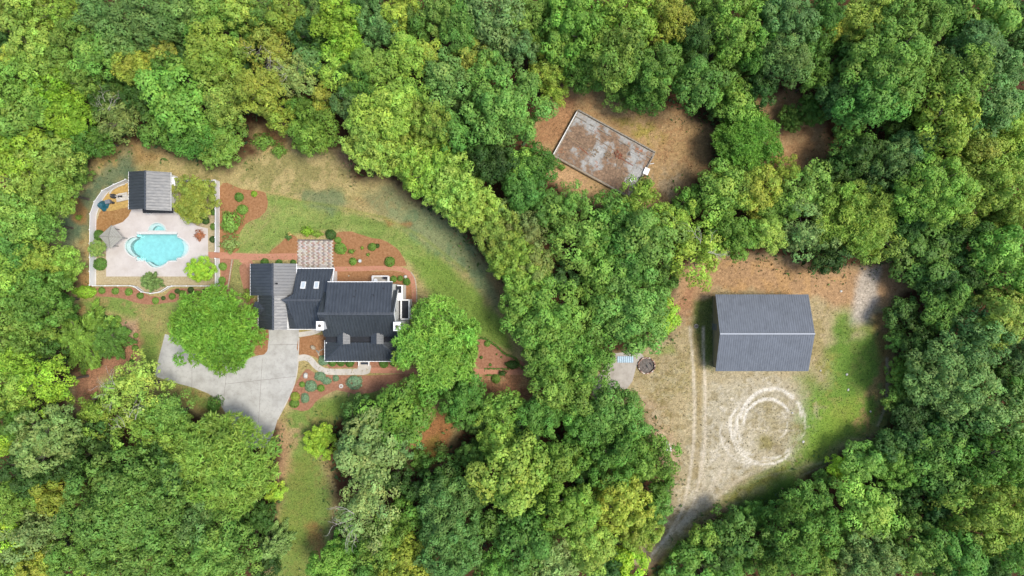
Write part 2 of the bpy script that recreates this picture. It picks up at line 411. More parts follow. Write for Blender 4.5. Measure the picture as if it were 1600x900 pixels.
def ground_colour(x, y):
    """albedo, grain strength, grassiness at world x, y (numpy arrays)"""
    px = x / S + 800; py = 450 - y / S
    n1 = fbm(x, y, 0.16, 5); n2 = fbm(x + 50, y - 20, 0.5, 4); n3 = fbm(x - 80, y + 33, 1.6, 3)
    wob = (n1 - 0.5) * 40 + (n2 - 0.5) * 22 + (n3 - 0.5) * 9        # pixels of edge wander
    col = np.empty(x.shape + (3,)); col[:] = G_FOREST
    grain = np.full(x.shape, 0.6); grass = np.zeros(x.shape)
    m = lambda c, w: col.__setitem__(slice(None), col * (1 - w[..., None]) + np.array(c) * w[..., None])
    def zone(poly, c, soft=8, amt=1.0, wander=1.0, patch=None, gr=None, gs=None):
        d = sdist(px, py, poly) + wob * wander
        w = sm(-soft, soft, d) * amt
        if patch is not None: w = w * sm(patch[0], patch[1], n2 * 0.6 + n3 * 0.4)
        m(c, w)
        if gr is not None: grain[:] = grain * (1 - w) + gr * w
        if gs is not None: grass[:] = grass * (1 - w) + gs * w
        return w
    # house yard
    zone(C1, G_DRY, 12, 1, 0.6, None, 0.5, 0.7)
    zone(C1, G_DRY2, 12, 0.8, 0.6, (0.44, 0.6))
    zone(C1, lin(198,170,118), 10, 0.7, 0.6, (0.58, 0.7))
    zone([(140,225),(330,250),(540,232),(560,280),(420,300),(340,280),(200,265)], lin(150,145,92), 18, 0.75, 1, (0.40, 0.56))
    zone([(340,285),(540,290),(560,320),(420,312),(345,292)], lin(148,148,88), 12, 0.6, 1, (0.42, 0.55))
    lawn = [(418,306),(480,318),(560,335),(620,352),(680,392),(735,445),(785,505),(800,545),(770,540),(735,520),(690,500),(660,440),(640,410),(600,380),(540,362),(470,360),(440,372),(420,394),(375,394),(352,380),(385,345),(412,330)]
    zone(lawn, G_LAWN2, 6, 1, 0.25, None, 0.35, 1)
    zone(lawn, G_LAWN, 6, 0.9, 0.25, (0.42, 0.58), 0.35, 1)
    zone([(640,405),(690,400),(745,450),(800,530),(800,550),(740,525),(670,455)], lin(122,150,66), 14, 0.8, 0.5)
    zone([(400,320),(430,330),(400,360),(372,380),(380,350)], lin(172,158,104), 12, 0.7, 0.6, (0.4, 0.55))
    for k in range(7):      # mower lines where the lawn turns
        a = ldist(px, py, [(432 - 9 * k, 318 + 3 * k), (420 - 10 * k, 345 + 4 * k), (395 - 7 * k, 372 + 4 * k)])
        m(lin(176,164,112), sm(2.2, 0.3, a) * 0.4 * sm(0.35, 0.55, n3))
    lw = sm(-4, 6, sdist(px, py, lawn))
    dr_ = np.hypot((px - 560) / 1.0, (py - 560) / 1.0)
    band = np.sin(dr_ / 9.0 * np.pi + (n1 - 0.5) * 4)
    col *= (1 + 0.07 * band * lw * sm(.3, .6, n2))[..., None]
    west = [(105,492),(125,470),(160,458),(240,470),(300,474),(285,500),(256,525),(244,585),(300,606),(340,632),(342,650),(250,612),(222,585),(214,545),(214,500),(160,484)]
    zone(west, G_LAWN, 7, 1, 0.3, None, 0.35, 1)
    zone(west, lin(168,150,100), 8, 0.8, 0.3, (0.48, 0.6))
    zone([(215,480),(270,480),(262,520),(225,525)], lin(172,156,104), 12, 0.55, 0.8)
    zone([(222,520),(250,525),(243,588),(222,592)], lin(118,142,66), 8, 0.8, 0.4)
    zone([(300,606),(342,628),(352,655),(330,665),(295,630)], lin(138,118,72), 8, 0.6, 0.6, (0.4, 0.6))
    side = [(363,404),(384,410),(390,460),(362,462),(358,430)]
    zone(side, lin(150,150,92), 4, 0.9, 0.2, None, 0.35, 1)
    south = [(437,652),(455,640),(490,628),(525,614),(585,612),(640,598),(690,598),(690,620),(600,640),(540,650),(500,670),(492,700),(520,780),(512,905),(420,905),(440,800),(455,700)]
    zone(south, G_LAWN, 7, 1, 0.3, None, 0.35, 1)
    zone(south, lin(160,148,92), 10, 0.75, 0.3, (0.46, 0.6))
    zone([(490,630),(585,616),(600,640),(500,655)], lin(122,146,66), 9, 0.8, 0.4)
    zone([(452,720),(485,700),(500,790),(480,905),(440,905)], lin(128,146,68), 14, 0.7, 0.8)
    zone([(425,655),(455,650),(462,690),(448,740),(428,760),(432,700)], lin(186,148,112), 9, 0.75, 0.8)
    zone([(438,658),(470,655),(480,690),(450,700)], lin(190,164,124), 10, 0.7, 0.8, (0.42, 0.56))
    zone([(485,820),(512,820),(512,870),(490,870)], lin(170,120,80), 10, 0.7, 0.8)
    zone([(640,690),(690,640),(720,650),(690,720),(645,730)], lin(164,104,66), 8, 0.8, 0.6)
    zone([(655,690),(685,680),(685,720),(655,722)], lin(140,122,62), 8, 0.8, 0.6, None, 0.4, 1)
    zone([(580,588),(650,590),(690,598),(650,602),(590,600)], lin(140,134,62), 6, 0.8, 0.5, None, 0.4, 1)
    # blue-green seeded banks
    bl = [(82,400),(92,352),(128,312),(165,262),(205,236),(214,262),(190,286),(160,298),(143,330),(138,360),(122,394),(104,408)]
    zone(bl, G_BLUE, 12, 0.85, 0.9, None, 0.4, 0.6)
    zone(bl, lin(96,120,92), 10, 0.6, 0.7, (0.5, 0.62))
    zone([(118,312),(138,330),(135,350),(118,340)], lin(188,138,84), 6, 0.7, 0.8)
    zone([(120,375),(142,372),(143,440),(128,445),(116,420)], lin(192,146,92), 8, 0.7, 0.9, (0.4, 0.56))
    zone([(150,240),(180,232),(178,255),(150,262)], lin(205,172,108), 9, 0.7, 0.8, (0.4, 0.55))
    zone([(205,225),(260,238),(250,262),(212,258)], lin(172,132,84), 8, 0.6, 0.8)
    bk = [(560,300),(600,300),(670,325),(725,370),(770,425),(795,480),(775,478),(735,435),(690,402),(640,362),(590,335)]
    zone([(475,300),(535,290),(550,320),(520,330),(490,320)], lin(124,140,100), 9, 0.8, 0.8, None, 0.4, 0.6)
    zone(bk, lin(122,142,102), 12, 0.75, 0.7, None, 0.4, 0.6)
    zone(bk, lin(108,136,98), 8, 0.5, 0.7, (0.5, 0.62))
    zone([(548,305),(590,300),(640,325),(610,345),(560,330)], lin(172,146,100), 10, 0.45, 0.8, (0.4, 0.56))
    zone([(600,342),(640,350),(610,356)], lin(168,116,72), 5, 0.7, 0.8)
    zone([(765,430),(785,440),(805,490),(800,510),(785,480)], lin(160,124,86), 10, 0.7, 0.7)
    zone([(515,232),(548,232),(570,270),(535,265)], lin(168,136,108), 8, 0.8, 0.8, None, 0.9)
    zone([(400,190),(440,190),(455,228),(410,225)], lin(140,100,68), 10, 0.8, 0.8)
    m(lin(142,156,74), sm(4.0, 0.5, ldist(px, py, [(440,310),(520,322),(600,340),(660,370),(730,425)])) * 0.5)
    m(lin(196,172,118), sm(2.5, 0.5, ldist(px, py, [(343,292),(375,294),(410,299),(440,304),(470,312)])) * 0.7)
    # bare red ground by the west conifer and paths
    zone([(118,612),(122,585),(150,565),(188,552),(205,520),(190,505),(215,505),(222,545),(216,572),(188,578),(158,592),(150,620),(130,650)], lin(176,128,100), 7, 0.95, 0.5, None, 0.7)
    zone([(190,505),(214,500),(212,530),(198,530)], lin(188,162,132), 6, 0.7, 0.6)
    zone([(100,490),(128,472),(135,482),(108,512),(94,512)], lin(190,152,102), 7, 0.8, 0.8)
    zone([(160,668),(176,680),(172,705),(130,738),(118,735),(150,700)], lin(128,80,58), 6, 0.95, 0.6)
    zone([(750,580),(850,580),(850,625),(790,640),(752,620)], lin(182,132,100), 8, 0.95, 0.6, None, 0.9)
    zone([(765,590),(830,588),(826,604),(780,606)], lin(190,164,120), 5, 0.6, 0.8, (0.46, 0.58), 1.0)
    zone([(340,792),(356,790),(352,815),(340,815)], lin(170,142,112), 4, 0.9, 0.3)
    # clearing round the ruin
    zone(C2, lin(186,154,110), 12, 1, 0.6, None, 0.7, 0.5)
    zone(C2, lin(170,128,90), 10, 0.75, 0.6, (0.48, 0.6))
    zone(C2, lin(190,160,112), 10, 0.7, 0.6, (0.56, 0.66))
    zone([(850,172),(885,135),(905,165),(870,225),(845,225)], lin(178,130,94), 9, 0.7, 0.7)
    zone([(962,185),(1000,180),(1030,215),(1010,225),(985,205)], lin(168,158,74), 10, 0.75, 0.8, (0.4, 0.58), 0.5, 1)
    zone([(845,262),(880,262),(925,285),(915,300),(870,290)], lin(210,170,128), 7, 0.75, 0.8, (0.4, 0.56))
    zone([(1015,262),(1070,268),(1050,300),(1015,300)], lin(190,172,140), 10, 0.65, 0.8, (0.4, 0.56))
    zone([(1070,190),(1115,205),(1115,262),(1085,265)], lin(150,120,82), 10, 0.5, 0.7)
    zone(C2b, lin(196,160,116), 10, 1, 0.5, None, 0.6, 0.3)
    zone(C2b, lin(168,126,88), 8, 0.6, 0.5, (0.48, 0.6))
    # big yard
    zone(C3, lin(188,170,130), 10, 1, 0.55, None, 0.7, 0.4)
    zone(C3, lin(170,154,106), 9, 0.8, 0.5, (0.46, 0.58))
    zone([(1045,500),(1055,425),(1120,395),(1290,425),(1400,410),(1430,450),(1385,478),(1300,478),(1262,458),(1115,456),(1080,480)], lin(190,152,112), 10, 0.95, 0.7, None, 0.8, 0.2)
    zone([(1085,470),(1110,400),(1290,430),(1395,440),(1380,480),(1265,470),(1115,458)], lin(205,164,114), 10, 0.75, 0.7, (0.5, 0.6))
    zone([(1045,480),(1085,440),(1085,480),(1060,520)], lin(176,128,96), 8, 0.6, 0.8)
    zone([(990,610),(1040,640),(1050,690),(1060,740),(1040,730),(1020,670)], lin(196,168,136), 8, 0.75, 0.8)
    zone([(1020,575),(1075,540),(1085,640),(1060,690),(1030,640)], lin(166,152,104), 12, 0.7, 0.9, (0.42, 0.56), 0.9, 0.7)
    grav = [(1095,640),(1110,585),(1240,585),(1262,620),(1256,680),(1232,715),(1180,730),(1140,770),(1075,815),(1045,830),(1060,780),(1085,720)]
    zone(grav, G_GRAV, 30, 0.85, 0.9, None, 0.75, 0.15)
    zone(grav, lin(166,150,104), 24, 0.75, 0.9, (0.50, 0.64), 0.8, 0.5)
    zone(grav, lin(216,206,184), 24, 0.75, 0.8, (0.56, 0.68), 0.8, 0.0)
    zone([(1150,640),(1180,610),(1230,615),(1252,650),(1240,695),(1190,705),(1150,690),(1130,720),(1090,780),(1070,800),(1110,720)], lin(204,192,166), 26, 0.55, 1.0, (0.40, 0.60), 0.9, 0.0)
    zone([(1345,420),(1374,420),(1372,470),(1350,500),(1328,505),(1338,465)], lin(206,194,176), 8, 0.9, 0.5, None, 1.0, 0.0)
    gl = [(1300,505),(1320,492),(1330,530),(1365,520),(1382,560),(1380,620),(1388,650),(1350,690),(1280,724),(1215,752),(1150,785),(1120,790),(1180,742),(1240,710),(1250,660),(1262,620),(1240,590),(1265,580),(1290,600)]
    zone(gl, G_BRIGHT, 20, 0.92, 0.9, None, 0.4, 1)
    zone(gl, lin(158,150,92), 16, 0.55, 0.9, (0.52, 0.64), 0.5, 0.8)
    zone([(1300,510),(1322,495),(1326,520),(1312,540),(1290,545)], lin(104,140,58), 12, 0.7, 0.8)
    zone([(1305,540),(1365,530),(1375,610),(1330,620),(1305,590)], lin(108,142,60), 16, 0.6, 0.9)
    zone([(1262,700),(1300,640),(1335,625),(1345,650),(1310,690),(1270,716)], lin(150,170,72), 18, 0.7, 0.9)
    zone([(1255,690),(1300,660),(1320,680),(1262,716)], lin(126,160,60), 16, 0.7, 0.9)
    zone([(1090,800),(1180,750),(1230,722),(1230,735),(1130,795),(1060,845),(1030,880)], lin(150,142,74), 7, 0.8, 0.6)
    zone([(1060,850),(1120,808),(1190,770),(1240,745),(1240,765),(1110,850),(1020,900)], lin(84,124,44), 9, 0.85, 0.6, None, 0.4, 1)
    zone([(1335,660),(1375,580),(1384,560),(1380,640),(1350,680)], lin(176,146,100), 7, 0.75, 0.9, (0.42, 0.56))
    zone([(1370,490),(1390,490),(1394,640),(1376,640),(1380,570)], lin(142,108,70), 8, 0.7, 0.7)
    zone([(1085,470),(1112,470),(1114,580),(1096,578),(1090,520)], lin(98,118,54), 6, 0.85, 0.5, None, 0.6, 1)  # metal building's shadow beside its left wall, painted into the ground as dark green
    zone([(1245,600),(1300,560),(1310,600),(1262,640)], lin(160,152,84), 10, 0.6, 0.9, (0.44, 0.58))
    zone([(1000,560),(1050,535),(1060,550),(1040,560)], lin(132,150,64), 7, 0.7, 0.8, None, 0.5, 1)
    blot = sm(0.50, 0.62, n3 * 0.75 + n2 * 0.25)
    gw = sm(-30, 20, sdist(px, py, grav) + wob)
    m(lin(220,211,190), gw * blot * 0.45)
    m(lin(146,130,88), gw * sm(0.56, 0.68, fbm(x + 200, y + 90, 1.1, 3)) * 0.55)
    yd = sm(-10, 10, sdist(px, py, C3)) * sm(1110, 1060, px) * sm(520, 570, py)
    m(lin(206,192,160), yd * blot * 0.45)
    m(lin(140,122,78), yd * sm(0.56, 0.68, fbm(x - 60, y + 20, 1.2, 3)) * 0.5)
    for q, a_ in (([(1150,640),(1172,612),(1205,600),(1240,612),(1262,650),(1250,655),(1236,628),(1205,616),(1180,628),(1166,655),(1172,690),(1150,700)], .5), ([(1160,720),(1195,712),(1235,698),(1240,706),(1200,724),(1165,734)], .6), ([(1085,790),(1110,745),(1145,700),(1160,710),(1125,760),(1075,815)], .45)):
        zone(q, lin(214,204,182), 10, a_, 0.5, (0.36, 0.58), 0.8, 0.0)
    # wheel tracks
    brk = sm(0.30, 0.5, n3) * 0.5 + 0.5
    for line, wd, am in (([(1078,512),(1082,560),(1085,620),(1084,680),(1078,740),(1066,795),(1044,835),(1018,868)], 3.4, 0.85),
                         ([(1099,512),(1100,560),(1102,620),(1101,690),(1094,740),(1082,790),(1060,822),(1034,850)], 3.2, 0.85),
                         ([(1086,700),(1100,752),(1085,795),(1060,826)], 5, 0.5), ([(1140,705),(1120,750),(1090,795),(1062,828)], 7, 0.45),
                         ([(1210,725),(1150,752),(1100,795)], 5, 0.5), ([(1386,560),(1386,620),(1372,665)], 3, 0.5), ([(1250,744),(1300,720),(1180,748)], 2, 0.2)):
        w = sm(wd, wd * 0.35, ldist(px, py, catmull(line, 5, False)) + (n3 - 0.5) * 3) * am * brk
        m(lin(222,208,182), w)
        grain[:] = grain * (1 - w * 0.6) + 0.4 * w * 0.6
        grass[:] = grass * (1 - w)
    for a, b in (((1082,520),(1094,520)), ):
        w = sm(5.5, 3.0, ldist(px, py, [(1090,525),(1093,620),(1092,690),(1085,745)])) * 0.4; m(lin(158,136,82), w)
    zone([(1166,640),(1185,615),(1215,612),(1240,630),(1246,665),(1230,700),(1190,712),(1160,690)], lin(164,150,106), 12, 0.6, 0.6, (0.42, 0.58), 0.9, 0.4)
    # spinning-tyre rings
    ang = np.arctan2(py - 656, px - 1200)
    for cx, cy, rx, ry, wd, am, a0, a1 in ((1205,655,47,47,2.2,0.9,-3.4,0.1),(1207,650,43,41,1.6,0.75,-3.2,-0.2),(1200,664,38,41,2.0,0.9,-3.3,-0.35),(1200,662,36,37,1.2,0.6,-3.2,-0.6),
                                       (1196,676,50,48,2.0,0.7,0.5,2.6),(1192,684,54,42,1.8,0.8,0.6,2.4),(1200,672,46,44,1.5,0.6,0.5,2.5),(1204,660,54,54,1.5,0.5,-1.8,0.6),
                                       (1212,664,18,22,1.2,0.45,-1.4,1.4),(1190,690,44,30,1.5,0.5,0.3,2.9),(1182,672,34,40,2.0,0.6,1.6,4.0),(1178,664,38,36,2.5,0.5,2.2,4.2),(1196,664,44,46,1.6,0.7,2.3,4.3),(1192,668,52,50,1.6,0.55,2.0,4.0),(1184,676,58,52,1.6,0.45,1.6,3.6)):
        th = np.arctan2((py - cy) / ry, (px - cx) / rx)
        r = np.hypot((px - cx) / rx, (py - cy) / ry)
        d = np.abs(r - 1 + (n2 - 0.5) * 0.10) * (rx + ry) / 2 + (n3 - 0.5) * 2.5
        thw = (th - a0) % (2 * np.pi); span = a1 - a0
        w = sm(wd * 1.3, wd * 0.35, d) * am * sm(0, 0.4, thw) * sm(span, span - 0.4, thw) * sm(0.26, 0.44, n2 * 0.5 + n3 * 0.5)
        m(lin(240,232,214), np.minimum(1, w * 1.25)); grass[:] = grass * (1 - w)
    for ln in ([(1172,668),(1190,672),(1205,674),(1240,673)], [(1193,664),(1200,668),(1196,680)], [(1160,672),(1172,668)]):
        m(lin(228,216,194), sm(1.6, 0.4, ldist(px, py, ln)) * 0.45)
    zone([(1180,690),(1195,684),(1200,700),(1182,708)], lin(140,132,74), 8, 0.6, 1)
    # broad natural variation
    col *= (0.84 + 0.32 * fbm(x + 9, y + 5, 0.3, 5))[..., None]
    return col, grain, grass

deck_out = [(206,327),(201,338),(192,347),(176,353),(166,362),(166,432),(322,432),(326,431),(325,357),(308,353),(295,345),(287,336),(274,330),(262,326),(225,326)]
pool_out = [(213.3,365),(278,365),(278,370.3),(281,371),(286,373.5),(290.6,377),(294,381),(296.2,386),(295.6,391),(293,396.5),(288.5,401),(284,403.2),(277,404),(277,408),(263.5,408.4),(260.5,412),(257,414.8),(251,417.6),(244.5,419),(238,418),(233,414.8),(229,410.5),(226.5,408),(213.3,407.6),(213.3,402.3),(208,401.6),(202.5,398.6),(198,394),(195.2,388.5),(194.6,383),(196,378.5),(199,374.5),(203.6,371.3),(208,370),(213.3,369.6)]
spa_out = [(245.7 + 14.4 * math.cos(a), 361 - 13.2 * math.sin(a)) for a in np.linspace(math.pi, 0, 15)]

gx = np.concatenate([[-600, -300, -160, -110, -95], np.arange(-84, 84.01, 0.25), [95, 110, 160, 300, 600]])
gy = np.concatenate([[-600, -300, -150, -90, -65, -54], np.arange(-48, 48.01, 0.25), [54, 65, 90, 150, 300, 600]])
X, Y = np.meshgrid(gx, gy)
gcol, ggrain, ggrass = ground_colour(X, Y)
nx_, ny_ = len(gx), len(gy)
idx = np.arange(nx_ * ny_).reshape(ny_, nx_)
F = np.stack([idx[:-1, :-1], idx[:-1, 1:], idx[1:, 1:], idx[1:, :-1]], -1).reshape(-1, 4)
V = np.stack([X, Y, np.zeros_like(X)], -1).reshape(-1, 3)
fc = V[F].mean(1)
din = sdist(fc[:, 0] / S + 800, 450 - fc[:, 1] / S, deck_out)
F = F[din < 4.0]                                   # the ground is dug out under the pool deck
gme = mesh_np('ground', V, F, False, gcol.reshape(-1, 3), {'grain': ggrain.ravel(), 'grass': ggrass.ravel()})
def mat_ground():
    t = NT('ground'); c = t.coord()
    col = t.node('ShaderNodeAttribute', attribute_name='Col').outputs['Color']
    gr = t.node('ShaderNodeAttribute', attribute_name='grain').outputs['Fac']
    gs = t.node('ShaderNodeAttribute', attribute_name='grass').outputs['Fac']
    f1 = t.noise(c, 5.0, 5, 0.7); f2 = t.noise(c, 1.6, 6, 0.7); f3 = t.noise(c, 2.4, 7, 0.78)
    v = t.math('ADD', t.math('MULTIPLY', f1, 0.5), t.math('MULTIPLY', f2, 0.5))
    k = t.ramp(v, [(0.36, 0.62), (0.5, 1.0), (0.64, 1.4)])
    c1 = t.mix(t.math('ADD', t.math('MULTIPLY', gr, 0.6), 0.3), col, t.mix(1.0, col, k, 'MULTIPLY'))
    # pebbles and clods: fine dark and light specks where the soil is stony
    sp = t.ramp(f3, [(0.38, 0.5), (0.47, 0.95), (0.55, 1.0), (0.64, 1.45)])
    c2 = t.mix(gr, c1, t.mix(1.0, c1, sp, 'MULTIPLY'))
    # single blades: yellow and dark flecks in the turf
    gb = t.ramp(f1, [(0.36, (0.62, 0.78, 0.6)), (0.5, (1, 1, 1)), (0.66, (1.25, 1.15, 1.0))])
    c3 = t.mix(gs, c2, t.mix(1.0, c2, gb, 'MULTIPLY'))
    M['ground'] = t.bsdf(c3, 0.95, t.math('ADD', f1, f3), 0.55, 0.08, Specular_IOR_Level=0.12)
mat_ground()
gme.materials.append(M['ground'])
ground = link(bpy.data.objects.new('ground', gme)); tag(ground, kind='structure')

# --- laid surfaces
def sheet(name, px, mat, z, wander=0.0, curve=True, n=5, base=-0.06):
    pts = gp(px)
    if curve: pts = catmull(pts, n)
    if wander:
        P = np.array(pts); nn = fbm(P[:, 0] * 3 + 7, P[:, 1] * 3, 0.6, 3); mm = fbm(P[:, 0] * 3 - 30, P[:, 1] * 3 + 9, 0.6, 3)
        P[:, 0] += (nn - 0.5) * 2 * wander; P[:, 1] += (mm - 0.5) * 2 * wander; pts = [tuple(p) for p in P]
    o = MB().prism(pts, base, z).build(name, mat); return tag(o, kind='structure')

BEDS = [
 ([(343,292),(380,296),(412,300),(418,320),(408,338),(384,350),(371,375),(372,391),(343,393)], 'pine_straw'),
 ([(342,405),(364,405),(361,425),(356,455),(340,462),(300,468),(230,476),(190,466),(150,462),(146,450),(206,449.5),(222,457),(240,463),(257,462),(274,450.5),(342,450)], 'red_mulch'),
 ([(422,397),(438,380),(452,368),(464,372),(464,397)], 'pine_straw'),
 ([(522,370),(545,362),(575,370),(600,376),(622,390),(634,410),(630,416),(590,416),(522,416)], 'pine_straw'),
 ([(523,424),(585,424),(620,424),(637,430),(643,444),(644,462),(640,470),(624,470),(612,444),(523,444)], 'pine_straw'),
 ([(396,514),(418,514),(418,545),(408,555),(392,548),(390,520)], 'pine_straw'),
 ([(374,418),(391,414),(396,470),(400,515),(390,505),(386,470)], 'red_mulch'),
 ([(467.5,529),(500,523),(510,528),(510,562),(500,562),(488,556),(467,553)], 'pine_straw'),
 ([(509,562),(640,562),(640,574),(579,574),(565,574.6),(520,575),(512,572)], 'red_mulch'),
 ([(480,576),(492,583),(520,586),(580,586),(640,584),(655,586),(628,592),(600,606),(580,613),(560,616),(540,612),(522,611),(498,624),(482,640),(466,641),(454,636),(451,622),(460,602),(468,590)], 'red_mulch'),
 ([(733,530),(745,530),(762,530),(776,538),(792,552),(812,562),(822,575),(770,576),(748,574),(738,552)], 'red_mulch'),
]
for i, (px, mn) in enumerate(BEDS):
    sheet('mulch_bed', px, M[mn], 0.010 + 0.0025 * i, 0.12)
def ring(name, outer, holes, mat, z, zb):
    polys = [gp(outer)] + [gp(h) for h in holes]
    flat = [Vector((p[0], p[1], 0)) for q in polys for p in q]
    tri = geometry.tessellate_polygon([[Vector((p[0], p[1], 0)) for p in q] for q in polys])
    vs = [(p.x, p.y, z) for p in flat]; fs = []
    for t in tri:
        a, b, c = (flat[i] for i in t)
        fs.append(t if (b - a).cross(c - a).z > 0 else (t[0], t[2], t[1]))
    k = 0; n = len(flat); vs += [(p.x, p.y, zb) for p in flat]
    for q in polys:
        m = len(q)
        fs += [(k + i, k + (i + 1) % m, n + k + (i + 1) % m, n + k + i) for i in range(m)]; k += m
    return tag(MB().add(vs, fs).build(name, mat), kind='structure')
fence_in = [(203,282),(183,290),(163,300),(152,319),(146,337),(144.5,446),(210,446.5),(224,454),(240,459),(254,457),(270,447.5),(341,447),(341,282)]
deck_in = [(210,330),(204,341),(194,350),(178,357),(170,366),(170,428),(322,428),(322,361),(306,357),(292,348),(284,339),(272,333),(225,330)]
ring('pool_gravel', fence_in, [deck_in], M['pea_gravel'], 0.012, -0.05)
ring('pool_deck', deck_out, [pool_out, spa_out], M['deck_concrete'], 0.05, -0.3)
sheet('brown_bed', [(152,342),(158,330),(172,330),(200,324),(207,328),(203,340),(192,349),(176,355),(162,362),(152,362),(150,350)], M['brown_litter'], 0.03, 0.1)
sheet('brown_bed', [(166,305),(180,295),(199,287),(200,322),(172,330),(158,330),(156,318)], M['yellow_sand'], 0.022, 0.1)

drive = [(420,512),(467.5,512),(467,528),(466.5,545),(465,575),(460,600),(449,626),(434,655),(420,700),(378,700),(360,660),(351,643),(341,627),(326,615),(304,606),(270,597),(242,588),(249,556),(258,522),(290,530),(330,565),(380,562),(405,555),(416,545),(419,538),(420,528)]
dr = MB().prism(gp(drive[:17] + drive[17:]), -0.06, 0.02).build('driveway', M['driveway_concrete']); tag(dr, kind='structure')
for a, b in (((419.5,539),(466.8,538)), ((352,600),(463,588)), ((300,575),(300,604)), ((355,575),(348,638)), ((410,560),(404,660))):            # sawn joints
    A, B = W(*a), W(*b); MB().bar((A[0], A[1], 0.0215), (B[0], B[1], 0.0215), 0.035, 0.004).build('control_joint', M['ash'], dr)
walk = catmull([(466,560),(476,558.5),(485,562),(494,572),(506,579),(522,581),(545,581),(562,580.5),(572,577),(573,570)], 5, False)
tag(MB().prism(ribbon(gp(walk), 0.95), -0.06, 0.042).build('front_walk', M['walk_concrete']), kind='structure')
tag(MB().prism(gp(catmull([(561,570),(578.5,570),(579,578),(575,584),(560,585)], 4)), -0.06, 0.046).build('front_landing', M['walk_concrete']), kind='structure')
walk2 = catmull([(467,523),(478,521.5),(490,519),(500,515)], 5, False)
tag(MB().prism(ribbon(gp(walk2), 0.75), -0.06, 0.036).build('side_walk', M['walk_concrete']), kind='structure')
# concrete edging of the drive
edge = catmull([(434,655),(449,626),(460,600),(465,575),(466.5,545),(467.2,528)], 5, False)
tag(MB().prism(ribbon(gp(edge), 0.16), -0.05, 0.045).build('driveway_edging', M['walk_concrete']), kind='structure')
for pts, w, z in (([(325,398.5),(345,399),(400,401.5),(440,401),(465,401)], 1.0, 0.040), ([(522,420.5),(560,420),(600,419),(622,420),(637,426),(645,438),(647,455),(647,472)], 0.75, 0.040),
               ([(579,578.5),(620,579),(660,580),(700,580),(745,580.5),(790,581),(838,581.5)], 0.85, 0.042), ([(376,404),(388,409),(391,417)], 1.1, 0.037)):
    tag(MB().prism(ribbon(gp(catmull(pts, 6, False)), w), -0.05, z).build('brick_path', M['brick_paving']), kind='structure')
for pts in ([(642,425),(648.5,436),(651,455),(651,472)], [(363,405),(360,425),(356,452)], [(503,560),(497,551),(506,545)]):
    tag(MB().prism(ribbon(gp(catmull(pts, 6, False)), 0.16), -0.05, 0.06).build('garden_edging', M['stone']), kind='structure')
# slab by the fire ring
tag(MB().prism(gp([(946,607),(979,608),(988,596),(994,573),(1006,557),(998,548),(960,552),(925,600),(928,640),(940,640)]), -0.06, 0.05).build('old_slab', M['old_slab']), kind='structure')

# paver patio: each block its own piece
patio = sheet('patio', [(464,374),(522,374),(522,420),(464,420)], M['ash'], 0.012, 0, False)
pvm = MB().box((0, 0, 0.02), (0.385, 0.235, 0.05)).mesh('paver'); pvm.materials.append(M['object_tint'])
PVC = [lin(186,162,146), lin(176,152,138), lin(166,154,148), lin(216,207,194), lin(188,158,138), lin(168,152,142), lin(194,168,150)]
x0, y0, _ = W(464, 420); x1, y1, _ = W(522, 374)
row = 0; yy = y0 + 0.14
while yy < y1 - 0.1:
    xx = x0 + 0.22 + (0.2 if row % 2 else 0); ci = 0
    while xx < x1 - 0.18:
        o = bpy.data.objects.new('paver', pvm); o.location = (xx, yy, random.uniform(-0.004, 0.006)); o.rotation_euler = (0, 0, random.uniform(-.02, .02))
        o.color = (*[v * random.uniform(0.94, 1.06) for v in (PVC[3] if (row + ci) % 2 else random.choice(PVC))], 1)
        link(o, patio); xx += 0.405; ci += 1
    yy += 0.257; row += 1

# ------------------------------------------------------------------ pool
pool = empty('swimming_pool', (*W(245, 390)[:2], 0))
tag(pool, 'turquoise swimming pool with rounded bays set in the pale deck', 'swimming pool')
def local(o, root):
    o.parent = root; o.matrix_parent_inverse = Matrix.Translation(-Vector(root.location)); return o
def basin(outline, z0, z1, name, mat, root):
    pts = gp(outline); n = len(pts)
    c = np.mean(pts, 0)
    vs = [(p[0], p[1], z1) for p in pts] + [(p[0], p[1], z0) for p in pts]
    fs = [(i, n + i, n + (i + 1) % n, (i + 1) % n) for i in range(n)]
    tri = geometry.tessellate_polygon([[Vector((p[0], p[1], 0)) for p in pts]])
    fs += [tuple(n + k for k in t) for t in tri]
    return local(MB().add(vs, fs).build(name, mat), root)
basin(pool_out, -1.35, 0.046, 'basin', M['pool_plaster'], pool)
def crescent(outer, inner, z, name):
    return local(MB().prism(gp(outer + inner[::-1]), -1.3, z).build(name, M['pool_plaster']), pool)
crescent([(212,402),(208,401.2),(202.8,398.2),(198.4,393.8),(195.6,388.4),(195,383),(196.4,378.8),(199.3,375),(203.8,371.8),(208,370.6),(212,370.2)],
         [(212,399.5),(209,398),(205.5,394.5),(202.5,390),(201.3,385),(202.5,380.5),(205.5,377),(209,374.2),(212,373.4)], -0.42, 'pool_bench')
crescent([(228,409),(233.2,414.4),(238.2,417.6),(244.5,418.6),(251,417.2),(256,414.8)], [(232,408.8),(237,412.6),(241.5,414.8),(246,415.3),(251,413.8),(256,411)], -0.45, 'pool_bench')
crescent([(281,371.6),(286,374),(290.2,377.4),(293.6,381.4),(295.6,386),(295,391),(292.6,396),(288,400.4),(282,403)],
         [(281,373.4),(285,375.6),(287.6,379),(289.4,383),(289.8,387),(289.4,391),(287.8,395.6),(285,398.6),(281,400.6)], -0.30, 'pool_step')
crescent([(284,375.8),(286.6,379),(288.6,383),(289,387),(288.6,391),(287,395.6),(284,398.6)], [(281,376.5),(283,380),(284.6,384),(285,388),(284.4,392),(283,396),(280.5,398.6)], -0.62, 'pool_step')
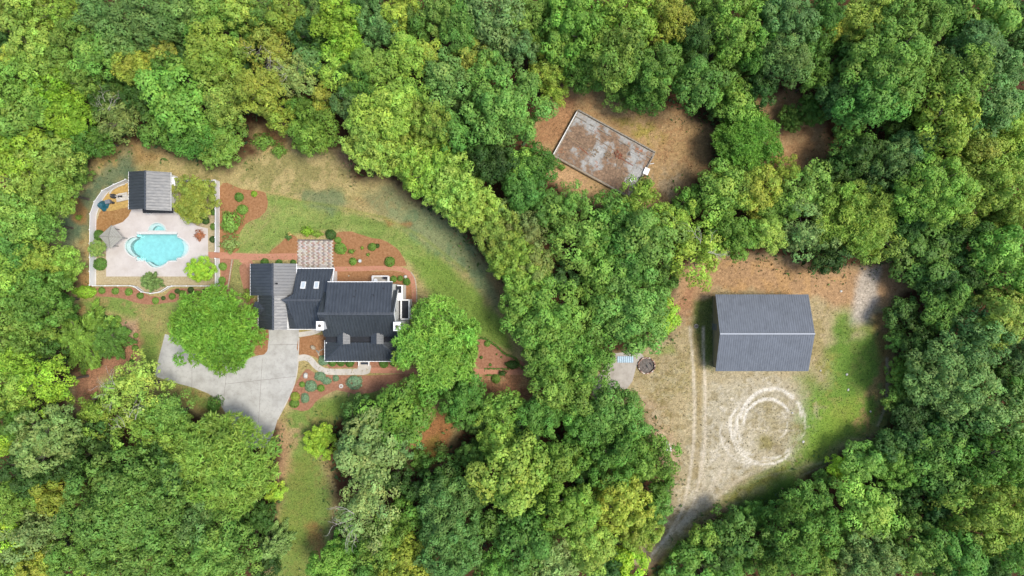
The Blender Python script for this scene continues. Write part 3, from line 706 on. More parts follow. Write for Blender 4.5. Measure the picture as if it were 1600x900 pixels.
def shrink(pts, k):
    c = np.mean(pts, 0); return [tuple(c + (np.array(p) - c) * k) for p in pts]
local(MB().prism(shrink(gp(pool_out), .996), -1.34, -0.10).add([], []).build('water', M['pool_water']), pool)
mb = MB(); cp = gp(pool_out)
for i in range(len(cp)):
    a, b = cp[i], cp[(i + 1) % len(cp)]; mb.bar((a[0], a[1], 0.056), (b[0], b[1], 0.056), 0.22, 0.05)
local(mb.build('coping', M['pool_coping']), pool)

spa = empty('spa', (*W(245.7, 356)[:2], 0)); tag(spa, 'small half-round spa basin on the upper side of the turquoise pool', 'spa')
basin(spa_out, -0.9, 0.046, 'basin', M['pool_plaster'], spa)
inner = [(245.7 + 9.2 * math.cos(a), 361 - 8.2 * math.sin(a)) for a in np.linspace(math.pi, 0, 13)]
o = ring('spa_bench', spa_out[:1] + spa_out[1:-1] + spa_out[-1:], [[(x, y - 0.01) for x, y in [(245.7 + 9.2 * math.cos(a), 360.6 - 8.2 * math.sin(a)) for a in np.linspace(math.pi, 0, 13)]]], M['pool_plaster'], -0.35, -0.9)
del o['kind']; local(o, spa)
local(MB().prism(shrink(gp(spa_out), .985), -0.88, -0.04).build('water', M['pool_water']), spa)
mb = MB(); cp = gp(spa_out)
for i in range(len(cp)):
    a, b = cp[i], cp[(i + 1) % len(cp)]; mb.bar((a[0], a[1], 0.06), (b[0], b[1], 0.06), 0.16, 0.06)
local(mb.build('coping', M['pool_coping']), spa)
mb = MB(); A = W(214, 363.4); B = W(278, 363.4); mb.bar((A[0], A[1], 0.07), (B[0], B[1], 0.07), 0.26, 0.09)
local(mb.build('raised_ledge', M['pool_coping']), pool)

# ------------------------------------------------------------------ white fence round the pool, panel by panel
def fence(name, label, runs, hgt=1.55, step=2.2):
    f = empty(name, (*W(*runs[0][0])[:2], 0)); tag(f, label, 'fence', 'white runs of the pool fence')
    for run in runs:
        P = [Vector(W(*p)) for p in run]
        for a, b in zip(P[:-1], P[1:]):
            L = (b - a).length; n = max(1, round(L / step)); d = (b - a) / n
            for k in range(n):
                p, q = a + d * k, a + d * (k + 1); u = d.normalized()
                mb = MB(); p2, q2 = p + u * 0.06, q - u * 0.06
                mb.bar(p2 + Vector((0, 0, hgt / 2 + .03)), q2 + Vector((0, 0, hgt / 2 + .03)), 0.035, hgt - 0.16)
                local(mb.build('panel', M['white_vinyl']), f)
                for zz_ in (hgt, 0.08): local(MB().bar(p2 + Vector((0, 0, zz_)), q2 + Vector((0, 0, zz_)), 0.09, 0.09).build('rail', M['white_vinyl']), f)
                pm = MB(); pm.box((p.x, p.y, hgt / 2 + .05), (0.13, 0.13, hgt + 0.1)); pm.box((p.x, p.y, hgt + .12), (0.17, 0.17, 0.04)); local(pm.build('post', M['white_vinyl']), f)
        pm = MB(); p = P[-1]; pm.box((p.x, p.y, hgt / 2 + .05), (0.13, 0.13, hgt + 0.1)); pm.box((p.x, p.y, hgt + .12), (0.17, 0.17, 0.04)); local(pm.build('post', M['white_vinyl']), f)
    return f
fence('pool_fence', 'white fence curving along the outer end of the pool, from pool house to corner', [[(205,283),(187,290.5),(169,300),(157,317),(150.5,336),(150,360),(150,445.6)]])
fence('pool_fence', 'low white fence with an outward bow between the pool gravel and lawn shrubs', [[(150.8,446.5),(209,446.5),(215,448),(226,456),(240,458.5),(254,456),(267,448),(273,446.8),(341.5,446.8)]], 0.9)
fence('pool_fence', 'white fence behind the bushy tree next to the pool house', [[(267,284),(341,284)]], 1.5)
fence('pool_fence', 'long white fence between the pool deck and the pine straw bed', [[(343,284.2),(343,394)]], 1.5)
fence('pool_fence', 'short white fence below the brick path opening at the pool', [[(343,404.4),(343,446)]], 1.5)

# ------------------------------------------------------------------ roofs
def clip_line(poly, u):
    vs = []
    for i in range(len(poly)):
        (a0, a1), (b0, b1) = poly[i], poly[(i + 1) % len(poly)]
        if (a0 - u) * (b0 - u) < 0:
            t = (u - a0) / (b0 - a0); vs.append(a1 + t * (b1 - a1))
    return (min(vs), max(vs)) if len(vs) >= 2 else None

def roof_slope(root, poly, eave_a, eave_b, mat, spacing=0.46, name='roof_slope', thick=0.10, rib=0.09, join=False, trim=None):
    """a metal-clad slope: polygon in its plane, ribs run square to the eave line"""
    P = [Vector(p) for p in poly]
    nr = geometry.normal(P)
    if nr.z < 0: P = P[::-1]; nr = -nr
    u = (Vector(eave_b) - Vector(eave_a)).normalized(); v = nr.cross(u).normalized(); o = Vector(eave_a)
    mb = MB().slab(P, thick)
    rb = mb if join else MB()
    q = [((p - o).dot(u), (p - o).dot(v)) for p in P]
    lo, hi = min(a for a, _ in q), max(a for a, _ in q)
    k = lo + spacing * 0.5
    while k < hi:
        iv = clip_line(q, k)
        if iv and iv[1] - iv[0] > 0.1:
            a = o + u * k + v * (iv[0] + .02) + nr * (rib / 2 - 0.004); b = o + u * k + v * (iv[1] - .02) + nr * (rib / 2 - 0.004)
            d = (b - a).normalized(); s = d.cross(nr).normalized()
            vs = [p + s * i * 0.05 + nr * j * rib / 2 for p in (a, b) for i, j in ((-1, -1), (1, -1), (.6, 1), (-.6, 1))]
            rb.add(vs, [(0, 1, 2, 3), (7, 6, 5, 4), (4, 5, 1, 0), (5, 6, 2, 1), (6, 7, 3, 2), (7, 4, 0, 3)])
        k += spacing
    pan = mb.build(name, mat)
    local(pan, root) if isinstance(root, bpy.types.Object) and root.type == 'EMPTY' else None
    if not join:
        r = rb.build('standing_seams', mat); r.parent = pan; tag(r, kind='stuff')
    return pan

def wall_box(root, x0, x1, y0, y1, z0, z1, mat, name='wall'):
    return local(MB().box(((x0 + x1) / 2, (y0 + y1) / 2, (z0 + z1) / 2), (x1 - x0, y1 - y0, z1 - z0)).build(name, mat), root)

def trim(root, pts, w=0.12, h=0.16, name='fascia', mat='white_paint'):
    mb = MB()
    for a, b in zip(pts[:-1], pts[1:]): mb.bar(a, b, w, h)
    return local(mb.build(name, M[mat]), root)

def gable_end(root, x, ya, yb, zb, ym, zt, mat, along='x', t=0.12):
    """triangular gable wall in the plane x (or y)"""
    if along == 'x': tri = [(x, ya, zb), (x, yb, zb), (x, ym, zt)]
    else: tri = [(ya, x, zb), (yb, x, zb), (ym, x, zt)]
    a, b, c = (Vector(p) for p in tri); n = (b - a).cross(c - a).normalized() * t / 2
    vs = [p + n for p in (a, b, c)] + [p - n for p in (a, b, c)]
    return local(MB().add(vs, [(0, 1, 2), (5, 4, 3), (0, 3, 4, 1), (1, 4, 5, 2), (2, 5, 3, 0)]).build('gable', mat), root)

def window(root, c, size, axis, n=2):
    """axis 'x': set in a wall facing +-x"""
    w, h = size
    fr = MB(); dx, dy = (0.06, w) if axis == 'x' else (w, 0.06)
    fr.box((c[0], c[1], c[2]), (dx + 0.02, dy + .16, h + .16) if axis == 'x' else (dx + .16, dy + .02, h + .16))
    f = local(fr.build('window', M['white_paint']), root)
    gl = MB(); gl.box(c, (dx + 0.05, dy, h) if axis == 'x' else (dx, dy + 0.05, h)); g = gl.build('pane', M['dark_glass']); g.parent = f
    return f
t = NT('dark_glass'); M['dark_glass'] = t.bsdf((0.02, 0.025, 0.03), 0.08, Specular_IOR_Level=0.8)

# ---- the house
house = empty('house', (-25, -3, 0)); tag(house, 'large white house with charcoal standing seam metal roofs and two front dormers', 'house')
RC, RS = M['roof_charcoal'], M['roof_charcoal_side']
# main block
mx0, mx1 = -28.0, -17.0; yr, zr = -3.68, 8.5; ys, ze = -7.24, 5.0; yn = -0.30
wall_box(house, -27.7, -17.3, -7.0, -0.5, 0, 4.9, M['white_paint'])
roof_slope(house, [(mx0, ys, ze), (mx1, ys, ze), (mx1, yr, zr), (mx0, yr, zr)], (mx0, ys, ze), (mx1, ys, ze), RC)
roof_slope(house, [(mx0, yn, ze + .05), (mx0, yr, zr), (mx1, yr, zr), (mx1, yn, ze + .05)], (mx1, yn, ze + .05), (mx0, yn, ze + .05), RC)
gable_end(house, -27.7, -7.0, -0.5, 4.85, yr, 8.2, M['white_paint']); gable_end(house, -17.3, -7.0, -0.5, 4.85, yr, 8.2, M['white_paint'])
local(MB().bar((mx0 - .02, yr, zr + .02), (mx1 + .02, yr, zr + .02), 0.34, 0.06).build('ridge_cap', RC), house)
# rear shed dormer
dx0, dx1, dyn, dzn = -27.0, -17.45, 0.86, 6.8
wall_box(house, dx0 + .2, dx1 - .2, -3.4, dyn - .25, 0, 6.55, M['white_paint'])
roof_slope(house, [(dx0, dyn, dzn), (dx0, yr + .02, zr + .07), (dx1, yr + .02, zr + .07), (dx1, dyn, dzn)], (dx1, dyn, dzn), (dx0, dyn, dzn), RC)
trim(house, [(dx0, dyn + .05, dzn - .1), (dx1, dyn + .05, dzn - .1)], 0.10, 0.16)
trim(house, [(mx1 + .05, ys, ze - .12), (mx1 + .05, yr, zr - .12), (mx1 + .05, yn, ze - .08)], 0.06, 0.2)
# flat strip between the main eave and the porch roof
wall_box(house, -27.9, -17.1, -8.1, -6.9, 4.0, 4.42, M['membrane'], 'flat_roof')
# hipped front porch
px0, px1, pys, pzs, pzt = -28.4, -16.9, -11.1, 3.0, 4.75
ht = [(-25.15, -8.15, pzt), (-19.5, -8.15, pzt)]
roof_slope(house, [(px0, pys, pzs), (px1, pys, pzs), ht[1], ht[0]], (px0, pys, pzs), (px1, pys, pzs), RC)
roof_slope(house, [(px0, -7.95, pzs + .02), (px0, pys, pzs), ht[0]], (px0, -7.95, pzs), (px0, pys, pzs), RS)
roof_slope(house, [(px1, pys, pzs), (px1, -7.95, pzs + .02), ht[1]], (px1, pys, pzs), (px1, -7.95, pzs), RS)
for a, b in ((ht[0], (px0, pys, pzs)), (ht[1], (px1, pys, pzs))):
    A, B = Vector(a) + Vector((0, 0, .03)), Vector(b) + Vector((0, 0, .03)); local(MB().bar(A, B, 0.2, 0.05).build('hip_cap', RC), house)
trim(house, [(px0 - .04, -7.95, pzs - .1), (px0 - .04, pys - .04, pzs - .1), (px1 + .04, pys - .04, pzs - .1), (px1 + .04, -7.95, pzs - .1)], 0.10, 0.16)
wall_box(house, -28.2, -17.1, -8.4, -6.8, 0, 3.2, M['white_paint'])
wall_box(house, -28.2, -17.1, -10.9, -7.0, 0, 0.45, M['beige_stucco'], 'porch_floor')
for x in (-28.1, -25.9, -23.7, -21.4, -19.2, -17.2):
    local(MB().box((x, -10.8, 1.65), (0.2, 0.2, 2.45)).build('porch_post', M['white_paint']), house)
# dormers
for cx in (-25.0, -20.02):
    d = MB(); d.box((cx, -7.35, 4.65), (1.5, 1.3, 0.8)); dw = local(d.build('dormer', M['white_paint']), house)
    zr2, ze2, hw = 5.66, 5.22, 0.95; yf, yb = -8.3, -6.2
    mb = MB()
    gt = [(cx - hw + .12, yf + .1, 4.7), (cx + hw - .12, yf + .1, 4.7), (cx, yf + .1, zr2 - .1)]
    mb.add([Vector(p) for p in gt] + [Vector(p) + Vector((0, .1, 0)) for p in gt], [(0, 1, 2), (5, 4, 3), (0, 3, 4, 1), (1, 4, 5, 2), (2, 5, 3, 0)])
    g = mb.build('dormer_gable', M['white_paint']); g.parent = dw
    for sgn, m_ in ((-1, RS), (1, RS)):
        poly = [(cx + sgn * hw, yf, ze2), (cx, yf, zr2), (cx, yb - .25, zr2), (cx + sgn * hw, -7.0, ze2)]
        p = roof_slope(None, poly, (cx + sgn * hw, yf, ze2), (cx + sgn * hw, -7.0, ze2), m_, 0.24, 'dormer_roof', 0.05, 0.05, True)
        p.parent = dw
    wd = MB().box((cx, -8.07, 4.75), (0.6, 0.06, 0.5)).build('dormer_window', M['dark_glass']); wd.parent = dw
# low wing with skylights (ridge east-west)
cz, cr = 3.6, 6.0; cy = -1.79
wall_box(house, -32.7, -27.3, -5.9, 2.6, 0, 3.5, M['white_paint'])
roof_slope(house, [(-32.4, 2.92, cz), (-32.4, cy + .9, cr - .46), (-33.9, cy, cr), (-27.8, cy, cr), (-26.9, 2.92, cz)], (-26.9, 2.92, cz), (-32.4, 2.92, cz), RC)
roof_slope(house, [(-33.3, cy - .62, cr - .335), (-32.5, -6.18, cz), (-27.9, -6.18, cz), (-27.9, cy, cr), (-33.9, cy, cr)], (-32.5, -6.18, cz), (-27.9, -6.18, cz), RC)
roof_slope(house, [(-33.5, cy - .62, cr - .55), (-33.7, -6.18, cz - .35), (-32.52, -6.18, cz - .01)], (-33.5, cy - .62, cr - .6), (-33.6, -6.18, cz - .55), RS)
local(MB().bar((-33.9, cy, cr + .02), (-27.9, cy, cr + .02), 0.3, 0.06).build('ridge_cap', RC), house)
trim(house, [(-32.5, 2.98, cz - .08), (-26.85, 2.98, cz - .08), (-26.85, 0.4, cz + 1.2)], 0.14, 0.18)
for px_ in (474.5, 495.2):
    a = W(px_, 446, 4.75); f = MB(); n = Vector((0, (cr - cz), (2.92 - cy))).normalized(); u = Vector((1, 0, 0)); v = n.cross(u)
    def sk(w, h, z0, z1):
        c = Vector((a[0], a[1], cz + (2.92 - a[1]) / (2.92 - cy) * (cr - cz)))
        vs = [c + u * i * w / 2 + v * j * h / 2 + n * z for z in (z0, z1) for i, j in ((-1, -1), (1, -1), (1, 1), (-1, 1))]
        return vs
    fc_ = [(3, 2, 1, 0), (4, 5, 6, 7), (0, 1, 5, 4), (1, 2, 6, 5), (2, 3, 7, 6), (3, 0, 4, 7)]
    s_ = local(MB().add(sk(0.72, 1.15, 0, 0.16), fc_).build('skylight', M['white_paint']), house)
    p_ = MB().add(sk(0.5, 0.92, 0.1, 0.175), fc_).build('pane', M['glass']); p_.parent = s_
# two gabled garage wings (ridges north-south)
for x0_, xr_, x1_, ya, yb, ze_w, ze_e, zr_ in ((-39.4, -35.5, -32.5, -1.13, 3.66, 3.8, 3.8, 5.4), (-38.3, -35.35, -33.55, -6.2, -1.15, 3.6, 4.75, 5.62)):
    roof_slope(house, [(x0_, ya, ze_w), (xr_, ya, zr_), (xr_, yb, zr_), (x0_, yb, ze_w)], (x0_, yb, ze_w), (x0_, ya, ze_w), RS)
    roof_slope(house, [(x1_, ya, ze_e), (x1_, yb, ze_e), (xr_, yb, zr_), (xr_, ya, zr_)], (x1_, ya, ze_e), (x1_, yb, ze_e), RS)
    local(MB().bar((xr_, ya - .02, zr_ + .02), (xr_, yb + .02, zr_ + .02), 0.3, 0.06).build('ridge_cap', RS), house)
    wall_box(house, x0_ + .3, x1_ - .2, ya + .2, yb - .25, 0, ze_w - .05, M['white_paint'])
    for y_ in (ya + .15, yb - .2):
        gable_end(house, y_, x0_ + .3, x1_ - .2, ze_w - .06, xr_, zr_ - .2, M['white_paint'], 'y')
    trim(house, [(x0_ - .03, ya, ze_w - .1), (x0_ - .03, yb, ze_w - .1)], 0.08, 0.14)
trim(house, [(-32.46, -1.1, 3.72), (-32.46, 3.66, 3.72)], 0.1, 0.16)
trim(house, [(-38.3, -6.24, 3.5), (-33.55, -6.24, 3.5), (-27.9, -6.24, 3.5)], 0.08, 0.16)
# little west cross gable
roof_slope(house, [(-38.8, -2.05, 3.6), (-38.8, -3.16, 4.5), (-36.95, -3.16, 4.5), (-38.2, -2.05, 3.6)], (-38.2, -2.05, 3.6), (-38.8, -2.05, 3.6), RC)
roof_slope(house, [(-38.8, -4.0, 3.75), (-38.0, -4.0, 3.75), (-36.95, -3.16, 4.5), (-38.8, -3.16, 4.5)], (-38.8, -4.0, 3.75), (-38.0, -4.0, 3.75), RC)
wall_box(house, -38.7, -38.0, -3.9, -2.2, 0, 3.7, M['white_paint'])
local(MB().box((-36.0, -6.02, 1.25), (3.2, 0.08, 2.4)).build('garage_door', M['beige_stucco']), house)
# east side: white return wall, low dark-roofed bays
wall_box(house, -17.4, -16.55, -1.9, 0.45, 0, 3.3, M['white_paint'])
wall_box(house, -17.5, -16.75, -0.75, 0.30, 3.2, 3.36, M['membrane'], 'flat_roof')
wall_box(house, -16.95, -15.6, -4.8, -1.75, 0, 2.75, M['white_paint'])
wall_box(house, -16.75, -15.78, -4.62, -1.93, 2.7, 2.79, M['membrane'], 'flat_roof')
trim(house, [(-15.66, -4.76, 2.82), (-15.66, -1.8, 2.82), (-16.9, -1.8, 2.82), (-16.9, -4.76, 2.82), (-15.66, -4.76, 2.82)], 0.13, 0.16, 'parapet')
wall_box(house, -17.0, -16.0, -6.4, -4.9, 0, 2.0, M['white_paint'])
window(house, (-17.28, -2.9, 5.8), (1.0, 1.2), 'x'); window(house, (-15.58, -3.3, 1.4), (1.4, 1.2), 'x')
for x in (-22.8, -25.5, -19.5): window(house, (x, dyn - .23, 5.6), (1.0, 1.0), 'y')
for x in (-26.2, -19.0): window(house, (x, -8.43, 1.8), (1.0, 1.5), 'y')
# chimneys
for px_, py_, z_ in ((500, 509, 8.2), (620.5, 510, 8.2)):
    a = W(px_, py_, z_); c = MB(); c.box((a[0], a[1], z_ / 2), (0.95, 1.15, z_)); ch = local(c.build('chimney', M['white_paint']), house)
    c = MB().box((a[0], a[1], z_ + .04), (1.08, 1.3, 0.1)).build('chimney_cap', M['white_paint']); c.parent = ch
    c = MB().lathe([(0.20, 0), (0.22, 0.22), (0.16, 0.22), (0.15, 0.05)], (a[0], a[1], z_ + .08), 12).build('flue', M['ash']); c.parent = ch
# vent pipes
for px_, py_ in ((556, 454), (553, 463), (583.5, 461), (599.5, 450.5)):
    z_ = 7.3 if py_ < 455 else 7.6; a = W(px_, py_, z_); local(MB().lathe([(0.13, -0.5), (0.09, -0.2), (0.07, 0.25)], (a[0], a[1], z_), 8).build('vent_pipe', M['dark_rubber']), house)
a = W(431, 443, 5.6); local(MB().lathe([(0.14, -0.5), (0.1, -0.2), (0.08, 0.2)], (a[0], a[1], 5.6), 8).build('vent_pipe', M['dark_rubber']), house)
# back stoop with white rail
sx0, sy0, _ = W(583.5, 446, 0.9); sx1, sy1, _ = W(608, 431.5, 0.9)
wall_box(house, sx0, sx1, 0.75, sy1, 0, 0.85, M['walk_concrete'], 'stoop')
mb = MB()
for a, b in (((sx0, 0.8), (sx0, sy1)), ((sx0, sy1), (sx1, sy1)), ((sx1, sy1), (sx1, 0.8))):
    for z_ in (1.0, 1.8): mb.bar((*a, z_), (*b, z_), 0.14, 0.09)
    n_ = int(math.hypot(b[0] - a[0], b[1] - a[1]) / 0.16)
    for k in range(n_ + 1): mb.box((a[0] + (b[0] - a[0]) * k / n_, a[1] + (b[1] - a[1]) * k / n_, 1.4), (0.05, 0.05, 0.85))
local(mb.build('stoop_railing', M['white_paint']), house)
# front steps
a = W(569, 567.5, 0.3)
local(MB().box((a[0], -11.45, 0.12), (1.5, 1.0, 0.24)).box((a[0], -11.25, 0.32), (1.5, 0.6, 0.18)).build('front_step', M['walk_concrete']), house)
for s_ in (-1, 1): local(MB().box((a[0] + s_ * 0.78, -11.5, 0.3), (0.16, 1.2, 0.6)).build('step_cheek', M['white_paint']), house)
dm = MB().box((a[0], -11.62, 0.255), (1.15, 0.6, 0.02)).build('door_mat', M['door_mat']); tag(dm, 'dark door mat on the white front steps of the house', 'door mat')
# things on the stoop
tb = empty('patio_table', (*W(588, 438.5, 0.9)[:2], 0.85)); tag(tb, 'small round white table on the back stoop of the house', 'table')
local(MB().lathe([(0.3, .68), (0.32, .71), (0.3, .73)], tb.location, 20).build('table_top', M['white_paint']), tb)
local(MB().lathe([(0.2, 0), (0.05, .04), (0.04, .68)], tb.location, 10).build('pedestal', M['white_paint']), tb)
gr = empty('grill', (*W(604, 434.5, 0.9)[:2], 0.85)); tag(gr, 'dark covered grill in the corner of the back stoop', 'grill')
local(MB().box(Vector(gr.location) + Vector((0, 0, .4)), (0.5, 0.42, 0.8)).build('cabinet', M['dark_rubber']), gr)
local(MB().tube([Vector(gr.location) + Vector((-.27, 0, .82)), Vector(gr.location) + Vector((.27, 0, .82))], 0.2, 10).build('lid', M['dark_rubber']), gr)

# ---- pool house
ph = empty('pool_house', (-55, 14.7, 0)); tag(ph, 'pool house with one black and one silvery metal roof slope', 'pool house')
roof_slope(ph, [(-58.3, 11.95, 2.8), (-55.05, 11.95, 4.2), (-55.05, 17.62, 4.2), (-58.3, 17.7, 2.8)], (-58.3, 17.7, 2.8), (-58.3, 11.95, 2.8), RS)
roof_slope(ph, [(-51.95, 11.75, 2.8), (-51.95, 17.6, 2.8), (-55.05, 17.62, 4.2), (-55.05, 11.75, 4.2)], (-51.95, 11.75, 2.8), (-51.95, 17.6, 2.8), RS)
local(MB().bar((-55.05, 11.75, 4.22), (-55.05, 17.64, 4.22), 0.28, 0.06).build('ridge_cap', RS), ph)
wall_box(ph, -58.0, -52.2, 12.2, 17.4, 0, 2.75, M['white_paint'])
gable_end(ph, 12.2, -58.0, -52.2, 2.7, -55.05, 4.05, M['white_paint'], 'y'); gable_end(ph, 17.35, -58.0, -52.2, 2.7, -55.05, 4.05, M['white_paint'], 'y')
roof_slope(ph, [(-56.4, 11.45, 2.35), (-51.75, 11.45, 2.35), (-51.75, 12.3, 2.6), (-56.4, 12.3, 2.6)], (-56.4, 11.45, 2.35), (-51.75, 11.45, 2.35), M['membrane'], name='front_canopy')
wall_box(ph, -52.2, -51.5, 15.6, 17.0, 0, 2.3, M['white_paint'], 'side_closet')
trim(ph, [(-58.36, 11.95, 2.7), (-58.36, 17.7, 2.7)], 0.06, 0.14); trim(ph, [(-51.9, 11.75, 2.7), (-51.9, 17.6, 2.7)], 0.06, 0.14)
for x in (-56.3, -51.9): local(MB().box((x, 11.55, 1.15), (0.14, 0.14, 2.3)).build('canopy_post', M['white_paint']), ph)
local(MB().box((-54.5, 12.16, 1.05), (1.8, 0.08, 2.1)).build('door', M['dark_glass']), ph)

# ---- grey metal building
mbld = empty('metal_building', (37.8, -6.8, 0)); tag(mbld, 'tan metal building with slate blue ribbed gable roof and white ridge line', 'outbuilding')
bx0, bx1, by0, by1 = 30.75, 44.8, -12.57, -0.97
RB = M['roof_slate_blue']
roof_slope(mbld, [(bx0, by0, 3.5), (bx1, by0, 3.5), (bx1, -6.77, 5.7), (bx0, -6.77, 5.7)], (bx0, by0, 3.5), (bx1, by0, 3.5), RB, 0.34, rib=0.035)
roof_slope(mbld, [(bx0, by1, 3.5), (bx0, -6.77, 5.7), (bx1, -6.77, 5.7), (bx1, by1, 3.5)], (bx1, by1, 3.5), (bx0, by1, 3.5), RB, 0.34, rib=0.035)
local(MB().bar((bx0, -6.77, 5.76), (bx1, -6.77, 5.76), 0.2, 0.06).build('ridge_vent', M['ridge_grey']), mbld)
wall_box(mbld, 31.35, 44.3, by0 + .35, by1 - .35, 0, 3.45, M['tan_siding'])
gable_end(mbld, 31.41, by0 + .35, by1 - .35, 3.4, -6.77, 5.5, M['tan_siding']); gable_end(mbld, 44.24, by0 + .35, by1 - .35, 3.4, -6.77, 5.5, M['tan_siding'])
mb = MB()
for k in range(38): mb.box((31.345, by0 + .5 + k * 0.29, 1.72), (0.03, 0.05, 3.4))
tag(local(mb.build('siding_ribs', M['tan_siding']), mbld), kind='stuff')
trim(mbld, [(31.33, by0 + .36, 0), (31.33, by0 + .36, 3.4)], 0.1, 0.1, 'corner_trim', 'grey_timber'); trim(mbld, [(31.33, by1 - .36, 0), (31.33, by1 - .36, 3.4)], 0.1, 0.1, 'corner_trim', 'grey_timber')
local(MB().box((31.33, -6.0, 1.05), (0.06, 1.0, 2.1)).build('door', M['grey_plastic']), mbld)
for x in (34.2, 38.0, 41.8): local(MB().box((x, by0 + .34, 1.5), (3.0, 0.06, 3.0)).build('overhead_door', M['white_paint']), mbld)

# ---- ruined foundation with block walls and cracked slab floor
RA = math.atan2(-66, 120)
rux = empty('ruined_foundation', W(943, 242)); rux.rotation_euler = (0, 0, RA)
tag(rux, 'ruined roofless building foundation with grey block walls and littered slab floor', 'foundation')
def mat_ruin():
    t = NT('ruin_floor'); c = t.node('ShaderNodeTexCoord').outputs['Object']
    n0 = t.node('ShaderNodeObjectInfo').outputs['Random']
    g = t.node('ShaderNodeNewGeometry').outputs['Position']
    n1 = t.noise(g, 0.33, 6, 0.62); n2 = t.noise(g, 3.0, 6, 0.7); n3 = t.noise(g, 0.5, 5, 0.6)
    col = t.ramp(n2, [(0.3, lin(150,147,140)), (0.5, lin(182,181,176)), (0.7, lin(204,202,196))])
    dirt = t.ramp(n2, [(0.3, lin(96,74,54)), (0.55, lin(152,120,90)), (0.7, lin(184,150,116))])
    k = t.math('ADD', t.math('MULTIPLY', n1, 0.8), t.math('MULTIPLY', n2, 0.2))
    col = t.mix(t.ramp(k, [(0.455, 0.0), (0.515, 0.92)]), col, dirt)
    col = t.mix(t.ramp(n3, [(0.62, 0.0), (0.68, 0.85)]), col, lin(180,112,68))
    col = t.mix(t.ramp(n3, [(0.30, 0.8), (0.36, 0.0)]), col, lin(84,68,52))
    M['ruin_floor'] = t.bsdf(col, 0.95, n2, 0.4, 0.04)
mat_ruin()
mat_plain('block_grey', lin(168, 158, 142), 0.95, 0.4, 2.5, 0.5)
L2, W2 = 6.85, 4.05
def rl(o): o.parent = rux; return o
rl(MB().box((0, 0, 0.25), (2 * L2 - .1, 2 * W2 - .1, 0.5)).build('footing', M['block_grey']))
nx2, ny2 = 8, 5
for i in range(nx2):
    for j in range(ny2):
        w, d = (2 * L2 - .5) / nx2, (2 * W2 - .5) / ny2
        zz = 0.56 + random.uniform(-.02, .02)
        o = MB().box((-L2 + .25 + w * (i + .5), -W2 + .25 + d * (j + .5), zz - .1), (w - .035, d - .035, 0.2)).build('floor_slab', M['ruin_floor']); rl(o)
def block_row(name, a, b, z, hh, t, skip=0.0, jit=0.01):
    a, b = Vector(a), Vector(b); n = max(1, round((b - a).length / 0.62)); d = (b - a) / n; ang = math.atan2(d.y, d.x)
    for k in range(n):
        if random.random() < skip: continue
        c = a + d * (k + .5); mb = MB().box((0, 0, 0), (d.length - .012, t, hh))
        o = mb.build(name, M['block_grey']); o.location = (c.x + random.uniform(-jit, jit), c.y + random.uniform(-jit, jit), z + hh / 2); o.rotation_euler = (0, 0, ang + random.uniform(-.02, .02)); rl(o)
for z_, sk in ((0.0, 0), (0.5, 0.06)):
    h_ = 0.48 if z_ == 0 else 0.34
    block_row('wall_block', (-L2, W2, 0), (L2, W2, 0), z_, h_, 0.2, sk); block_row('wall_block', (-L2, -W2, 0), (-L2, W2 - .12, 0), z_, h_, 0.2, sk)
for z_ in (0.0,):
    block_row('wall_block', (-L2 + .1, -W2, 0), (L2, -W2, 0), z_, 0.56, 0.2)
for z_, sk in ((0.0, 0), (0.5, 0.15)):
    block_row('wall_block', (L2, -W2 + .1, 0), (L2, W2 - .12, 0), z_, 0.48 if z_ == 0 else 0.34, 0.2, sk)
block_row('wall_block', (-L2 + .2, 0.75 * W2, 0), (L2 - .2, 0.72 * W2, 0), 0.58, 0.12, 0.14, 0.1)
for a, b, m_ in (((-L2, W2 * .9), (-L2, -W2 * .95), 'white_paint'), ((-L2 + .2, -.2), (-2.6, -.35), 'timber'), ((-2.9, 1.6), (3.8, 1.1), 'timber'), ((2.3, .2), (3.0, -1.6), 'timber'), ((-3.9, -.9), (-2.2, -1.2), 'rusty_iron'), ((2.2, .7), (4.8, .6), 'rusty_iron'), ((3.8, -1.0), (4.4, -2.6), 'timber'), ((-L2, -W2 - .02), (L2 - .5, -W2 - .02), 'timber')):
    z_ = 0.88 if a[0] == b[0] else (0.60)
    rl(MB().bar((a[0], a[1], z_), (b[0], b[1], z_), 0.10, 0.06).build('sill_board', M[m_]))
for x_, y_, r_ in ((-1.6, -.4, .75), (2.0, 1.0, .6), (4.6, -2.0, .7), (0.6, 0.2, .5), (5.6, -3.0, .8)):      # heaps of rotten debris
    mb = MB()
    for k in range(26):
        a = random.uniform(0, 6.28); q = r_ * math.sqrt(random.random()); mb.box((x_ + q * math.cos(a), y_ + q * math.sin(a), 0.6 + 0.12 * random.random()), (random.uniform(.1, .5), random.uniform(.05, .14), .04), random.uniform(0, 3.14))
    tag(rl(mb.build('debris', M['timber'] if r_ != .6 else M['rusty_iron'])), kind='stuff')
fr = empty('white_tank', W(1008, 269)); fr.rotation_euler = (0, 0, RA + 0.1)
tag(fr, 'white metal cabinet leaning outside the ruined foundation wall', 'cabinet')
o = MB().box((0, 0, .45), (0.75, 1.0, .9)).build('cabinet_body', M['white_vinyl']); o.parent = fr
o = MB().box((0.02, 0, .93), (0.8, 1.06, .06)).build('lid', M['white_vinyl']); o.parent = fr
o = MB().bar((.42, -.35, .3), (.42, .35, .3), .05, .05).build('handle', M['grey_plastic']); o.parent = fr
sk = empty('white_sink', W(988, 281, .6)); sk.location.z = .62; tag(sk, 'small white sink lying on the corner of the ruined floor', 'sink')
o = MB().box((0, 0, .1), (.75, .5, .2), .5).build('bowl', M['white_vinyl']); o.parent = sk
o = MB().box((0, 0, .21), (.5, .3, .02), .5).build('basin', M['ash']); o.parent = sk
